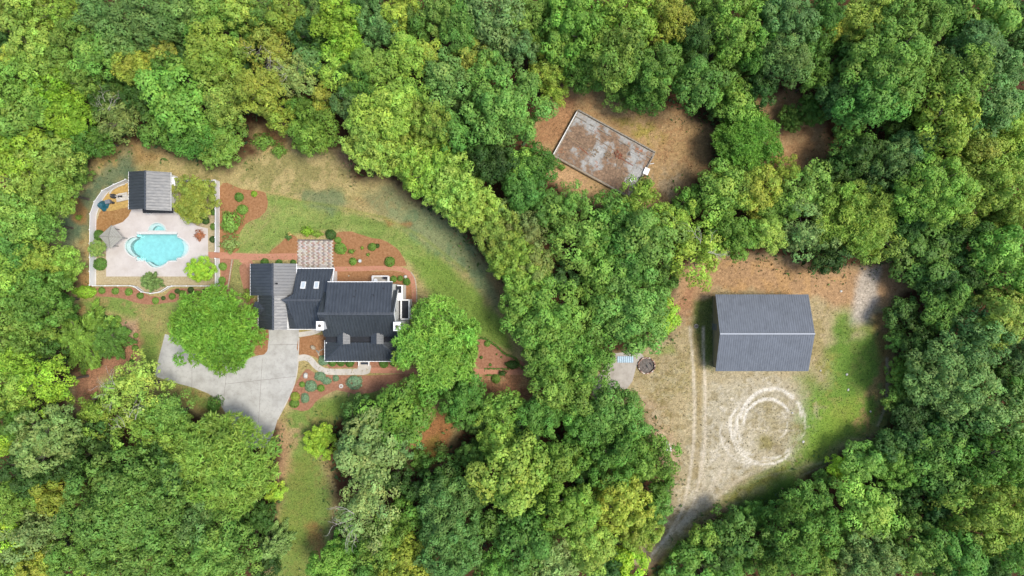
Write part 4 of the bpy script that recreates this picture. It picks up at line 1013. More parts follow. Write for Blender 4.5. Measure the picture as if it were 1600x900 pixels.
a, b = W(1012, 257, .5), W(1022, 255, .5)
tag(MB().tube([a, b], .05, 8).build('white_pipe', M['white_vinyl']), 'thin white pipe sticking out beside the ruined wall', 'pipe')

# ------------------------------------------------------------------ foliage
def unit(v): return v / (np.linalg.norm(v, axis=-1, keepdims=True) + 1e-9)
def leaf_cards(r, pos, nrm, ln, wd, tint, fold=0.25, along=None):
    """bent four-cornered leaves: pos, nrm (n,3); ln, wd (n,); tint (n,3)"""
    n = len(pos)
    ref = unit(r.normal(size=(n, 3))) if along is None else along
    t = unit(ref - nrm * (ref * nrm).sum(1, keepdims=True)); b = np.cross(nrm, t)
    L = ln[:, None] / 2; Wd = wd[:, None] / 2
    V = np.stack([pos - t * L, pos + b * Wd - nrm * Wd * fold, pos + t * L, pos - b * Wd - nrm * Wd * fold], 1).reshape(-1, 3)
    i = np.arange(n)[:, None] * 4
    F = np.concatenate([i + np.array([[0, 1, 2]]), i + np.array([[0, 2, 3]])], 0)
    return V, F, np.repeat(tint, 4, 0)

def tints(r, n, spread=0.22, base=None):
    k = np.exp(r.normal(0, spread, (n, 1))); c = np.ones((n, 3)) * k
    c[:, 0:1] *= np.exp(r.normal(0, 0.06, (n, 1)))
    if base is not None: c *= base
    return np.clip(c, 0.15, 2.6)

def crown(seed, R, nl, up=0.8, down=0.7, lobe=(0.17, 0.30), leaf=0.42, dens=1.0, uneven=0.25, spiky=0.0, aspect=0.62, lobe_tint=0.13, flat=0.85, clump=0.72, per=10):
    """a broadleaf crown of radius R centred on the origin: leafy puffs over an uneven dome"""
    r = np.random.default_rng(seed)
    # lobe directions: even over the sphere down to a little below the waist
    pts = []; tries = 0
    dmin = 1.55 / math.sqrt(nl)
    while len(pts) < nl and tries < 6000:
        tries += 1
        d = unit(r.normal(size=3)); 
        if d[2] < -0.55: continue
        if all(np.linalg.norm(d - p) > dmin * (1.0 if d[2] > 0 else 1.15) for p in pts): pts.append(d)
        if tries % 900 == 0: dmin *= 0.88
    D = np.array(pts); n = len(D)
    ph = r.uniform(0, 6.28, 6); az = np.arctan2(D[:, 1], D[:, 0])
    und = 1 + uneven * (0.5 * np.sin(2 * az + ph[0]) + 0.4 * np.sin(3 * az + ph[1] + 2 * D[:, 2]) + 0.4 * np.sin(5 * az + ph[2] + 3 * D[:, 2])) * 0.5
    rad = und * (0.60 + 0.40 * r.random(n) ** 0.8)
    lr = R * 0.90 * r.uniform(lobe[0], lobe[1], n)
    C = D * rad[:, None] * R; C[:, 2] *= np.where(C[:, 2] > 0, up, down)
    # a second, inner shell fills the heart of the crown
    m = max(6, nl // 3); D2 = unit(r.normal(size=(m, 3))); D2[:, 2] = np.abs(D2[:, 2]) * 0.8 - 0.25
    C = np.concatenate([C, D2 * R * 0.40 * r.uniform(0.5, 1.1, (m, 1))]); lr = np.concatenate([lr, R * r.uniform(0.2, 0.3, m)])
    Vs, Fs, Cs = [], [], []; off = 0
    cen = np.array([0, 0, -0.25 * R])
    for c, q in zip(C, lr):
        od = unit(c - cen); sp = clump * 0.92
        kc = max(5, int(dens * 4 * math.pi * q * q * 0.60 / (sp * sp)))
        d = unit(r.normal(size=(kc * 6, 3))); s = (d * od).sum(1) + 0.45 * d[:, 2]; d = d[s > -0.4]
        keep = []                                   # spread the leaf clumps so that dark gaps stay between them
        for e in d:
            if len(keep) >= kc: break
            if all(np.linalg.norm(e - g) * q > sp * 0.72 for g in keep): keep.append(e)
        d = np.array(keep); kc = len(d)
        bump = 1 + 0.18 * np.sin(d @ r.normal(size=3) * 5 + r.uniform(0, 6)) + r.normal(0, 0.07, kc)
        cc = c + d * (q * bump)[:, None] * np.array([1, 1, flat])
        cn = unit(0.8 * d + np.array([0, 0, 0.5]) + r.normal(0, 0.18, (kc, 3)))
        lt = np.exp(r.normal(0, lobe_tint)); hue = np.exp(r.normal(0, 0.06))
        ct = lt * np.exp(r.normal(0, 0.10, kc)); ch = hue * np.exp(r.normal(0, 0.04, kc))
        m = per
        P0 = np.repeat(cc, m, 0); N0 = np.repeat(cn, m, 0); n = len(P0)
        rho = clump * 0.62 * np.sqrt(r.random(n)); x = unit(r.normal(size=(n, 3))); rad_ = unit(x - N0 * (x * N0).sum(1, keepdims=True))
        f = rho / (clump * 0.62)
        p = P0 + rad_ * rho[:, None] + N0 * (clump * (0.22 * (1 - f * f) + r.normal(0, 0.06, n)))[:, None]
        nr = unit(N0 + rad_ * (0.5 * f)[:, None] + r.normal(0, 0.20, (n, 3)))
        al = unit(rad_ - N0 * 0.25 * f[:, None] + r.normal(0, 0.3, (n, 3)))
        if spiky > 0:
            al = unit(rad_ * 0.8 + N0 * (0.55 - 0.2 * f)[:, None] + r.normal(0, 0.2, (n, 3)))
            nr = unit(np.cross(al, r.normal(size=(n, 3)))); nr *= np.sign(nr[:, 2:3] + 1e-6)
        tt = np.repeat(np.stack([ct * ch, ct, ct], 1), m, 0)
        sz = leaf * np.exp(r.normal(0, 0.2, n))
        v, fa, co = leaf_cards(r, p, nr, sz * (1 + spiky), sz * aspect, tints(r, n, 0.10, tt), 0.3, al)
        Vs.append(v); Fs.append(fa + off); Cs.append(co); off += len(v)
        # older leaves inside the puff
        n2 = kc; d2 = unit(r.normal(size=(n2, 3))); p2 = c + d2 * (q * 0.78 * r.random(n2) ** 0.4)[:, None]
        v, fa, co = leaf_cards(r, p2, unit(d2 + np.array([0, 0, .5]) + r.normal(0, .4, (n2, 3))), np.full(n2, leaf * 1.5), np.full(n2, leaf * 1.1), tints(r, n2, 0.15, np.array([lt * hue, lt, lt])), 0.3)
        Vs.append(v); Fs.append(fa + off); Cs.append(co); off += len(v)
    me = mesh_np('crown', np.concatenate(Vs), np.concatenate(Fs), False, np.concatenate(Cs)); me.materials.append(M['leaf'])
    return me

def fronded(seed, R, tiers=9, per=11, droop=0.25, hgt=1.5, leaf=0.34, wid=0.13, dens=60):
    """a conifer: tiers of long feathery branches round a leader"""
    r = np.random.default_rng(seed); Vs, Fs, Cs = [], [], []; off = 0
    for t in range(tiers):
        f = t / (tiers - 1); L = R * (1 - f) ** 0.8 + 0.08 * R; z = R * hgt * (f - 0.4)
        for b in range(max(4, int(per * (1 - 0.5 * f)))):
            a = r.uniform(0, 6.28); Lb = L * r.uniform(0.75, 1.1); k = int(dens * Lb)
            u = np.sqrt(r.random(k)); dirv = np.array([math.cos(a), math.sin(a), 0]); side = np.array([-math.sin(a), math.cos(a), 0])
            sp = 0.20 * Lb * np.sin(np.pi * np.clip(u, 0.05, 0.97)) * r.uniform(-1, 1, k)
            p = dirv * (u * Lb)[:, None] + side * sp[:, None]; p[:, 2] += z - droop * Lb * u * u + 0.25 * Lb * u + r.normal(0, 0.04 * R, k) - np.abs(sp) * 0.3
            al = unit(dirv + side * np.sign(sp)[:, None] * 0.7 + r.normal(0, 0.25, (k, 3)))
            nr = unit(np.array([0, 0, 1.0]) + r.normal(0, 0.35, (k, 3)))
            v, fa, cc = leaf_cards(r, p, nr, leaf * np.exp(r.normal(0, .25, k)) * 1.3, np.full(k, wid), tints(r, k, 0.22, np.exp(r.normal(0, .12))), 0.2, al)
            Vs.append(v); Fs.append(fa + off); Cs.append(cc); off += len(v)
    me = mesh_np('crown', np.concatenate(Vs), np.concatenate(Fs), False, np.concatenate(Cs)); me.materials.append(M['leaf']); return me

def ball(seed, n=1500, leaf=0.13, rough=0.06, flat=0.85, gaps=0.0):
    """clipped or mounded shrub, radius 1 with its foot at z = 0"""
    r = np.random.default_rng(seed); d = unit(r.normal(size=(n * 2, 3))); d = d[d[:, 2] > -0.5][:n]; k = len(d)
    b = 1 + rough * (np.sin(d @ r.normal(size=3) * 4 + 1) + np.sin(d @ r.normal(size=3) * 7)) * 0.7
    p = d * (b * (1 - 0.3 * r.random(k) ** 2))[:, None]; p[:, 2] = (p[:, 2] + 0.55) * flat
    nr = unit(d + np.array([0, 0, .25]) + r.normal(0, 0.38, (k, 3)))
    sz = leaf * np.exp(r.normal(0, .2, k))
    v, f, c = leaf_cards(r, p, nr, sz * 1.2, sz * .8, tints(r, k, .2))
    me = mesh_np('shrub', v, f, False, c); me.materials.append(M['leaf']); return me

def trunk_mesh(seed, limbs=7):
    """x, y in crown radii; z = 0 ground, z = 1 crown centre"""
    r = random.Random(seed); mb = MB(); b = [r.uniform(-.03, .03) for _ in range(4)]
    top = Vector((b[2], b[3], 1.25))
    mb.tube([(0, 0, -.03), (b[0] * .5, b[1] * .5, .06), (b[0], b[1], .5), tuple(top)], [.085, .06, .048, .012], 8)
    for k in range(limbs):
        a = 6.283 * k / limbs + r.uniform(-.4, .4); z0 = r.uniform(.5, .95); q = r.uniform(.5, .78)
        s = Vector((b[0], b[1], z0)); e = Vector((q * math.cos(a), q * math.sin(a), min(1.4, z0 + r.uniform(.2, .45))))
        m = s.lerp(e, .5) + Vector((r.uniform(-.06, .06), r.uniform(-.06, .06), .03))
        mb.tube([s, m, e], [.026, .018, .006], 6)
        for j in range(2):
            e2 = m + (e - m) * .4 + Vector((r.uniform(-.3, .3), r.uniform(-.3, .3), r.uniform(.05, .2))); mb.tube([m, e2], [.012, .004], 5)
    me = mb.mesh('trunk'); me.materials.append(M['bark']); return me

def bare_mesh(seed, R):
    """one pale dead limb, rooted at the origin and reaching out along +x"""
    r = random.Random(seed); mb = MB()
    def twig(p, d, L, w, lev):
        pts = [p]; q = Vector(p); d = Vector(d)
        for k in range(4):
            d = (d + Vector((r.uniform(-.22, .22), r.uniform(-.22, .22), r.uniform(-.1, .1)))).normalized(); q = q + d * L / 4; pts.append(q.copy())
            if lev < 2 and (k > 0 or lev == 0):
                s = Vector((-d.y, d.x, .1)) * r.choice((-1, 1)); twig(q.copy(), (d * .8 + s * .6).normalized(), L * r.uniform(.3, .55), w * .55, lev + 1)
        mb.tube(pts, [w * (1 - .21 * i) for i in range(5)], 5)
    twig(Vector((0, 0, 0)), Vector((1, 0, .05)), R, R * .022, 0)
    me = mb.mesh('bare_branch'); me.materials.append(M['pale_bark']); return me

# crown kinds: name -> list of (mesh, unit radius)
K = {
 'puffy':  [(crown(100 + i, 5.0, nl, u_, .8, lb, lf, 1.0, un, clump=cl, per=pr, aspect=asp), 5.0) for i, (nl, u_, lb, lf, un, cl, pr, asp) in enumerate((
            (40, .85, (.16, .28), .36, .32, .72, 10, .62), (30, .9, (.20, .34), .40, .38, .86, 11, .6), (55, .78, (.13, .22), .33, .28, .62, 9, .66), (34, .95, (.17, .32), .36, .45, .70, 9, .55),
            (44, .80, (.15, .25), .44, .30, .95, 12, .58), (36, .88, (.18, .28), .34, .50, .66, 10, .62), (26, .85, (.22, .36), .42, .36, .80, 10, .7), (60, .85, (.12, .22), .36, .40, .70, 9, .6)))],
 'fine':   [(crown(120 + i, 5.0, 70, 0.72, .7, (.11, .19), .32, 1.0, .22, aspect=.6, lobe_tint=.09, clump=.6), 5.0) for i in range(4)],
 'small':  [(crown(140 + i, 3.0, 26, 0.85, .8, (.19, .32), .34, 1.0, .30, clump=.66), 3.0) for i in range(4)],
 'big':    [(crown(160 + i, 7.0, 74, 0.75, .7, (.12, .205), .38, 1.0, .28, clump=.78), 7.0) for i in range(3)],
 'giant':  [(crown(180, 10.0, 150, 0.5, .5, (.075, .125), .38, 1.0, .12, lobe_tint=.08, clump=.8), 10.0)],
 'spiky':  [(crown(190 + i, 6.5, 80, 0.8, .7, (.12, .20), .40, 1.0, .14, spiky=.7, aspect=.36, lobe_tint=.09, clump=.72, per=12), 6.5) for i in range(2)],
 'open':   [(crown(200 + i, 5.0, 38, 0.8, .75, (.13, .23), .34, 0.8, .42, clump=.7, per=8), 5.0) for i in range(3)],
 'conifer':[(fronded(220 + i, 3.0), 3.0) for i in range(2)],
}
TRUNKS = [trunk_mesh(300 + i) for i in range(4)]
BARE = [bare_mesh(320 + i, 2.6) for i in range(5)]
BALLS = [ball(340 + i) for i in range(3)]
MOUNDS = [ball(350 + i, 1500, .13, .12, .7) for i in range(3)]
LOOSE = [ball(360 + i, 900, .19, .4, 1.0) for i in range(2)]

PAL = {'D': ((0.115, 0.245, 0.040), 'deep green'), 'L': ((0.265, 0.410, 0.062), 'light green'), 'B': ((0.290, 0.490, 0.045), 'lime green'),
       'U': ((0.150, 0.280, 0.075), 'blue-green'), 'O': ((0.295, 0.375, 0.055), 'olive yellow'), 'P': ((0.250, 0.350, 0.095), 'pale grey-green'), 'G': ((0.180, 0.360, 0.048), 'bright green'),
       'K': ((0.062, 0.138, 0.028), 'dark green'), 'M': ((0.185, 0.335, 0.055), 'mid green'), 'Y': ((0.62, 0.62, 0.045), 'golden yellow'), 'R': ((0.42, 0.17, 0.08), 'rust red')}

# every tree: photo x, y of its crown, crown radius in photo pixels, colour, crown kind, height
TREES = """
35 22 44 L puffy; 95 18 40 L open; 58 76 40 L puffy; 122 66 34 M puffy; 165 32 42 U big; 232 36 46 U puffy; 186 66 28 U small; 14 104 26 O small; 82 106 37 L puffy; 150 92 32 M puffy
126 122 33 M puffy; 212 106 31 O puffy; 252 80 20 O small; 336 84 46 L puffy; 282 150 48 M puffy; 352 152 44 L puffy; 290 14 36 U puffy; 335 20 36 M puffy; 374 16 28 O small; 30 140 40 M puffy
86 146 36 B puffy; 110 186 30 B puffy; 28 192 46 M puffy; 172 142 38 K fine 8; 186 184 36 P bare 9; 104 216 30 D small 7; 340 216 44 M fine 7; 306 214 36 D puffy 8; 262 108 26 D puffy; 310 52 26 D small
30 236 40 B puffy; 76 250 40 L puffy; 120 228 25 D small 7; 40 290 46 L open; 84 300 34 L puffy; 24 340 40 L puffy; 66 350 30 M puffy; 20 392 36 D puffy; 55 406 36 L open; 98 414 30 L puffy 7
20 436 32 L puffy; 118 264 24 M fine 4; 60 468 44 M puffy; 20 486 36 L puffy; 25 530 36 M puffy; 95 482 22 D small 6; 60 520 28 L small 7; 20 568 32 B puffy; 26 612 38 L puffy; 76 600 42 B open
20 652 32 D puffy; 72 688 50 P fine; 148 646 30 L open 8; 212 606 46 L bare 11; 262 650 40 M open 10; 216 664 40 L bare 11; 286 688 32 M puffy 9; 335 520 66 G spiky 10; 40 736 36 K puffy; 14 694 18 B small
110 724 34 K puffy; 20 782 36 L puffy; 86 770 32 O puffy; 50 832 46 P puffy; 10 836 26 B small; 198 806 102 M giant 17; 266 744 30 U small 12; 300 806 40 U puffy 12; 344 862 58 M big 13; 354 722 76 L spiky 12
402 812 30 K fine 6; 426 852 28 P conifer 7; 150 890 28 L small; 430 770 16 B small 2.5; 60 880 34 O puffy; 110 872 30 M puffy; 415 886 22 K small 6
414 20 30 M open; 450 30 32 O puffy; 482 52 26 K puffy; 528 34 38 B puffy; 546 78 32 B puffy; 520 112 30 L open; 424 80 40 O bare; 462 122 34 P bare; 410 142 36 O puffy; 482 100 22 U small
590 40 36 U puffy; 626 20 30 O puffy; 652 36 28 D puffy; 692 20 36 M puffy; 716 52 32 M puffy; 766 30 46 U puffy; 586 110 38 M puffy; 640 86 30 L puffy; 676 90 24 O small; 742 96 30 O puffy
700 130 42 U puffy; 788 168 62 M big 14; 510 152 22 O small; 546 160 24 U small; 602 178 46 L puffy; 640 152 34 L open; 672 190 36 L puffy; 492 204 36 M puffy 9; 436 180 24 O small; 572 204 38 L puffy
706 208 28 D puffy; 560 134 28 D small; 500 10 26 U small; 570 8 24 K small; 730 14 26 D puffy; 760 110 26 M puffy; 470 168 22 D small
586 226 46 L fine 11; 628 240 44 L fine 11; 664 262 46 L fine 11; 706 290 50 L fine 11; 742 324 42 L fine 11; 776 366 40 L fine 11; 800 402 38 L fine 11; 822 440 40 L fine 11; 826 362 34 P open 9; 770 250 38 K puffy 9
744 226 30 D puffy 9; 818 298 36 D puffy 9; 815 262 28 M puffy 8; 800 330 26 P open 8
814 30 32 M puffy; 810 76 26 U puffy; 898 42 54 M puffy; 960 88 48 M puffy; 986 26 44 L puffy; 1046 36 40 O puffy; 880 72 30 M puffy; 856 108 32 O open 8; 868 142 24 L open 6; 912 112 34 D puffy 9
1032 112 42 M puffy; 1008 150 34 D puffy 9; 968 150 26 M open 5; 1090 62 34 K puffy; 1090 130 38 D puffy; 1142 50 48 M puffy; 1182 82 34 D puffy; 1150 162 34 M puffy 9; 1122 168 20 K small 6; 1165 218 50 G spiky 8
1190 12 36 M puffy; 1186 140 26 K puffy; 850 14 26 D puffy; 940 30 30 M puffy; 1100 16 30 D puffy; 1060 84 28 D puffy
1226 40 46 U puffy; 1226 96 40 U puffy; 1262 72 30 D puffy; 1350 26 36 O puffy; 1302 46 20 O small; 1420 40 58 M big; 1388 104 62 M big; 1358 160 46 D puffy; 1318 150 34 K puffy; 1480 130 48 M puffy
1474 192 52 L puffy; 1520 86 44 U puffy; 1540 26 44 M puffy; 1586 20 34 U puffy; 1572 110 30 U puffy; 1542 170 44 U puffy; 1590 170 30 U puffy; 1236 186 19 D fine 4; 1324 200 22 M puffy 7; 1576 214 38 L puffy
1276 120 26 D puffy; 1268 172 22 D fine 5; 1290 20 30 D puffy; 1480 30 30 D puffy; 1440 96 26 D small
1222 268 26 O open 9; 1262 300 42 M puffy 9; 1256 362 42 P open 11; 1332 340 56 L spiky 11; 1364 374 40 L open 10; 1212 330 30 M puffy 9; 1328 240 32 D puffy 9; 1390 256 40 U puffy; 1456 302 54 M big; 1530 288 58 L big
1576 340 34 O puffy; 1446 400 46 D puffy 8; 1476 432 38 K puffy 9; 1562 400 44 M puffy; 1522 240 36 O puffy; 1350 242 28 K puffy; 1424 232 30 U puffy; 1594 252 30 L puffy; 1414 350 30 K puffy 9; 1500 370 34 K puffy 9; 1520 440 32 K puffy 9; 1340 286 30 K puffy 8
840 264 34 D puffy 8; 900 368 48 M open 11; 896 316 30 M open 8; 962 340 36 D puffy 8; 998 316 36 L open 8; 1012 370 46 M puffy 11; 984 404 42 D puffy 10; 1084 392 46 O bare 11; 1128 302 44 M puffy 10; 1146 360 40 M puffy 10
1180 302 38 O puffy 10; 1076 314 24 D puffy 7; 1196 368 30 L puffy 10; 832 418 30 P puffy 10; 872 434 28 K puffy 8; 944 440 44 M puffy 9; 1060 350 32 L open 10; 935 390 28 D puffy 8; 1030 425 28 D puffy 7
858 500 60 M big 12; 986 486 62 M big 11; 1036 496 26 B small 6; 920 560 44 M puffy 10; 880 606 44 M puffy 10; 958 652 52 M big 10; 908 664 44 D puffy 10; 842 650 34 D puffy 9; 810 470 30 M puffy 11; 850 560 34 M puffy 9
798 742 56 L puffy 15; 962 712 44 D puffy 12; 1012 712 38 M puffy 11; 870 720 38 M puffy 12; 890 790 50 L puffy 14; 922 850 40 L puffy 14; 970 782 48 O fine 12; 1000 828 34 O fine 10; 822 842 44 D puffy 14; 872 882 38 P puffy 14
980 884 28 B puffy 9; 1040 898 12 M fine 2; 946 892 26 K puffy; 780 690 30 M puffy 10; 930 700 26 K small 8; 850 780 28 D small 10
576 698 50 P puffy 11; 630 690 26 U small 9; 576 790 54 P bare 13; 600 848 42 M open 12; 502 690 26 B fine 4; 700 786 46 U puffy 13; 706 850 56 U big 14; 520 882 34 M puffy 11; 640 882 34 O puffy 12; 690 740 28 D puffy 8; 740 712 26 D fine 7
625 645 52 G puffy 10; 685 537 68 G spiky 11; 722 622 42 D fine 9; 780 642 36 M puffy 9; 750 660 24 K fine 7; 745 770 24 K small 10; 650 760 24 K small 8; 770 890 30 D puffy 13; 565 890 26 D puffy 10; 660 720 18 D small 3
1408 490 26 K puffy 5; 1438 540 34 K puffy 7; 1472 476 40 D puffy 9; 1560 496 40 L puffy; 1480 592 58 U big 13; 1524 530 44 U puffy 13; 1430 600 22 D puffy 4; 1404 580 18 M small 4; 1424 654 32 K puffy 6; 1562 642 48 U puffy
1592 560 30 U puffy; 1500 680 44 K puffy 9; 1436 690 38 K puffy 8; 1400 620 20 M small 4; 1400 530 16 M small 4; 1590 610 26 D small; 1590 440 26 D puffy; 1450 640 26 K small 6
1344 722 34 M puffy 7; 1312 730 18 B small 4; 1262 780 34 D puffy 8; 1248 842 58 M big 12; 1346 792 48 L puffy 11; 1402 732 34 M fine 8; 1470 724 52 D puffy 10; 1542 722 48 D puffy; 1540 802 62 L big 15; 1490 866 40 D puffy
1350 872 50 P fine 13; 1440 862 48 M fine 13; 1200 872 34 D puffy 8; 1150 878 24 D puffy 5; 1580 852 40 D puffy; 1178 806 24 D fine 4; 1590 702 36 D puffy; 1124 906 24 D puffy 5; 1282 892 30 L puffy 12; 1422 810 28 K puffy 8
1300 830 28 D small 9; 1392 780 24 K small 7; 1540 890 30 K puffy; 1218 800 20 M small 4; 1288 750 16 M small 3
304 310 33 O fine 4.2; 313 421 20 B fine 3.4; 233 440 17 P conifer 3.4; 152 388 13 P fine 2.6; 128 528 54 M pine 7; 165 530 34 D pine 6
"""
MARKS = {'the pool house': (233, 298), 'the turquoise pool': (245, 390), 'the concrete driveway': (400, 600), 'the front dormers': (562, 528), 'the paver patio': (493, 397),
         'the ruined foundation': (940, 235), 'the stone fire ring': (1010, 571), 'the metal building': (1192, 520), 'the tyre rings': (1200, 660), 'the top left corner': (0, 0),
         'the top right corner': (1600, 0), 'the bottom left corner': (0, 900), 'the bottom right corner': (1600, 900), 'the top edge middle': (800, 0), 'the bottom edge middle': (800, 900),
         'the left edge middle': (0, 450), 'the right edge middle': (1600, 450), 'the strip of gravel drive': (1360, 440), 'the narrow lawn strip': (470, 800), 'the photo centre': (800, 450)}
ORD = ['nearest', 'second nearest', 'third nearest', 'fourth nearest', 'fifth nearest', 'sixth nearest', 'seventh nearest', 'eighth nearest', 'ninth nearest', 'tenth nearest']
HAND = {(335, 520): 'round bright green tree overhanging the concrete driveway beside the house', (198, 806): 'giant spreading mid green oak, widest crown at lower left',
        (354, 722): 'large feathery light green ash at the lower end of the driveway', (685, 537): 'large bright green tree pressed against the east end of the house',
        (788, 168): 'round mid green tree standing close to the ruined foundation, left of it', (1165, 218): 'bright green tree alone in the gap right of the ruin clearing',
        (625, 645): 'broad bright green big-leaved tree below the front flower bed', (1084, 392): 'yellowing olive tree with bare grey branches above the metal building',
        (304, 310): 'low olive spreading tree inside the fence next to the pool house', (313, 421): 'small lime green tree in the lower corner of the pool deck',
        (233, 440): 'small feathery conifer at the bow in the low white fence', (152, 388): 'pale grey-green small tree between two clipped balls at pool fence',
        (128, 528): 'sprawling green conifer with long fronds west of the lawn', (722, 622): 'fine-leaved deep green cedar behind the tree at the house end',
        (1332, 340): 'light green feathery tree reaching over the gravel drive above the metal building'}
trees = []
for row in TREES.replace('\n', ';').split(';'):
    f = row.split()
    if len(f) < 5: continue
    trees.append([float(f[0]), float(f[1]), float(f[2]), f[3], f[4], float(f[5]) if len(f) > 5 else None])
# fill what is still open inside the wood with younger trees
gx2, gy2 = np.meshgrid(np.arange(8, 1600, 8.0), np.arange(8, 900, 8.0))
cov = np.full(gx2.shape, -1e9)
for c in CLEAR: cov = np.maximum(cov, sdist(gx2, gy2, c) + 16)
for t_ in trees: cov = np.maximum(cov, t_[2] * 1.02 - np.hypot(gx2 - t_[0], gy2 - t_[1]))
fr_ = random.Random(5)
for _ in range(45):
    k = np.unravel_index(np.argmin(cov), cov.shape)
    if cov[k] > -3: break
    r_ = min(34, max(24, -cov[k] + 18)); x_, y_ = gx2[k], gy2[k]
    trees.append([x_, y_, r_, fr_.choice('DKMD'), 'small', 8.5]); cov = np.maximum(cov, r_ * 1.02 - np.hypot(gx2 - x_, gy2 - y_))
def size_word(r): return 'small' if r < 27 else ('medium' if r < 41 else 'large')
byc = {}
for t_ in trees: byc.setdefault(t_[3], []).append(t_)
for i, t_ in enumerate(trees):
    key = (int(t_[0]), int(t_[1]))
    if key in HAND: t_.append(HAND[key]); continue
    best = None
    for nm, (mx, my) in MARKS.items():
        d0 = math.hypot(t_[0] - mx, t_[1] - my)
        rk = sum(1 for q in byc[t_[3]] if math.hypot(q[0] - mx, q[1] - my) < d0)
        if best is None or (rk, d0) < best[:2]: best = (rk, d0, nm)
    rk, _, nm = best
    o_ = ORD[rk] if rk < 10 else '%s nearest' % {10: 'eleventh', 11: 'twelfth', 12: 'thirteenth', 13: 'fourteenth', 14: 'fifteenth', 15: 'sixteenth', 16: 'seventeenth', 17: 'eighteenth', 18: 'nineteenth', 19: 'twentieth'}.get(rk, 'next')
    t_.append('%s %s tree, %s of its colour to %s' % (size_word(t_[2]), PAL[t_[3]][1], o_, nm))

tr = random.Random(21)
for i, (tx, ty, r_, colr, kind, hgt, label) in enumerate(trees):
    h = hgt if hgt else 8.5 + r_ * 0.13 + tr.uniform(-2.4, 2.4)
    bare = kind == 'bare'; pine = kind == 'pine'
    ck = {'bare': 'open', 'pine': 'conifer'}.get(kind, kind)
    if ck == 'puffy' and r_ < 29: ck = 'small'
    me, R = K[ck][i % len(K[ck])]
    up = {'giant': .5, 'big': .72, 'fine': .72, 'conifer': .9}.get(ck, .82)
    # crown radius, and the height of its centre so that the top stands at h
    zc = h * 0.62
    rw = r_ * S * (H - zc) / H * 1.0
    su = min((h - zc) / (up * rw), 1.25)                 # flatten crowns that are wider than tall
    if ck == 'conifer': zc = h * .42; rw = r_ * S * (H - zc) / H; su = h / (1.55 * rw) if not pine else .75
    x_, y_, _ = W(tx, ty, zc)
    root = empty('conifer_tree' if ck == 'conifer' else 'tree', (x_, y_, 0), tr.uniform(0, 6.28))
    tag(root, label, 'tree', 'trees of the wood and garden')
    c = bpy.data.objects.new('crown', me); s_ = rw / R; c.scale = (s_ * tr.uniform(.92, 1.1), s_ * tr.uniform(.92, 1.1), s_ * su); c.location = (0, 0, zc)
    b = PAL[colr][0]; j = tr.uniform(.78, 1.22); hj = tr.uniform(.90, 1.12); c.color = (b[0] * j * hj, b[1] * j, b[2] * j * tr.uniform(.85, 1.15), 1); link(c, root)
    tk = bpy.data.objects.new('trunk', TRUNKS[i % 4]); tk.scale = (rw * .9, rw * .9, zc); link(tk, root)
    if bare:
        a0 = tr.uniform(0, 6.28)
        for q in range(6):
            aa = a0 + tr.uniform(-1.3, 1.3); rr_ = tr.uniform(.1, .6) * rw; o = bpy.data.objects.new('bare_branch', BARE[tr.randrange(5)]); ss = tr.uniform(.6, 1.1) * rw / 5.0
            o.scale = (ss, ss, ss); o.location = (rr_ * math.cos(aa), rr_ * math.sin(aa), zc + up * rw * su * math.sqrt(1 - (rr_ / rw) ** 2) * .92); o.rotation_euler = (0, tr.uniform(.0, .35), aa + tr.uniform(-.6, .6)); link(o, root)

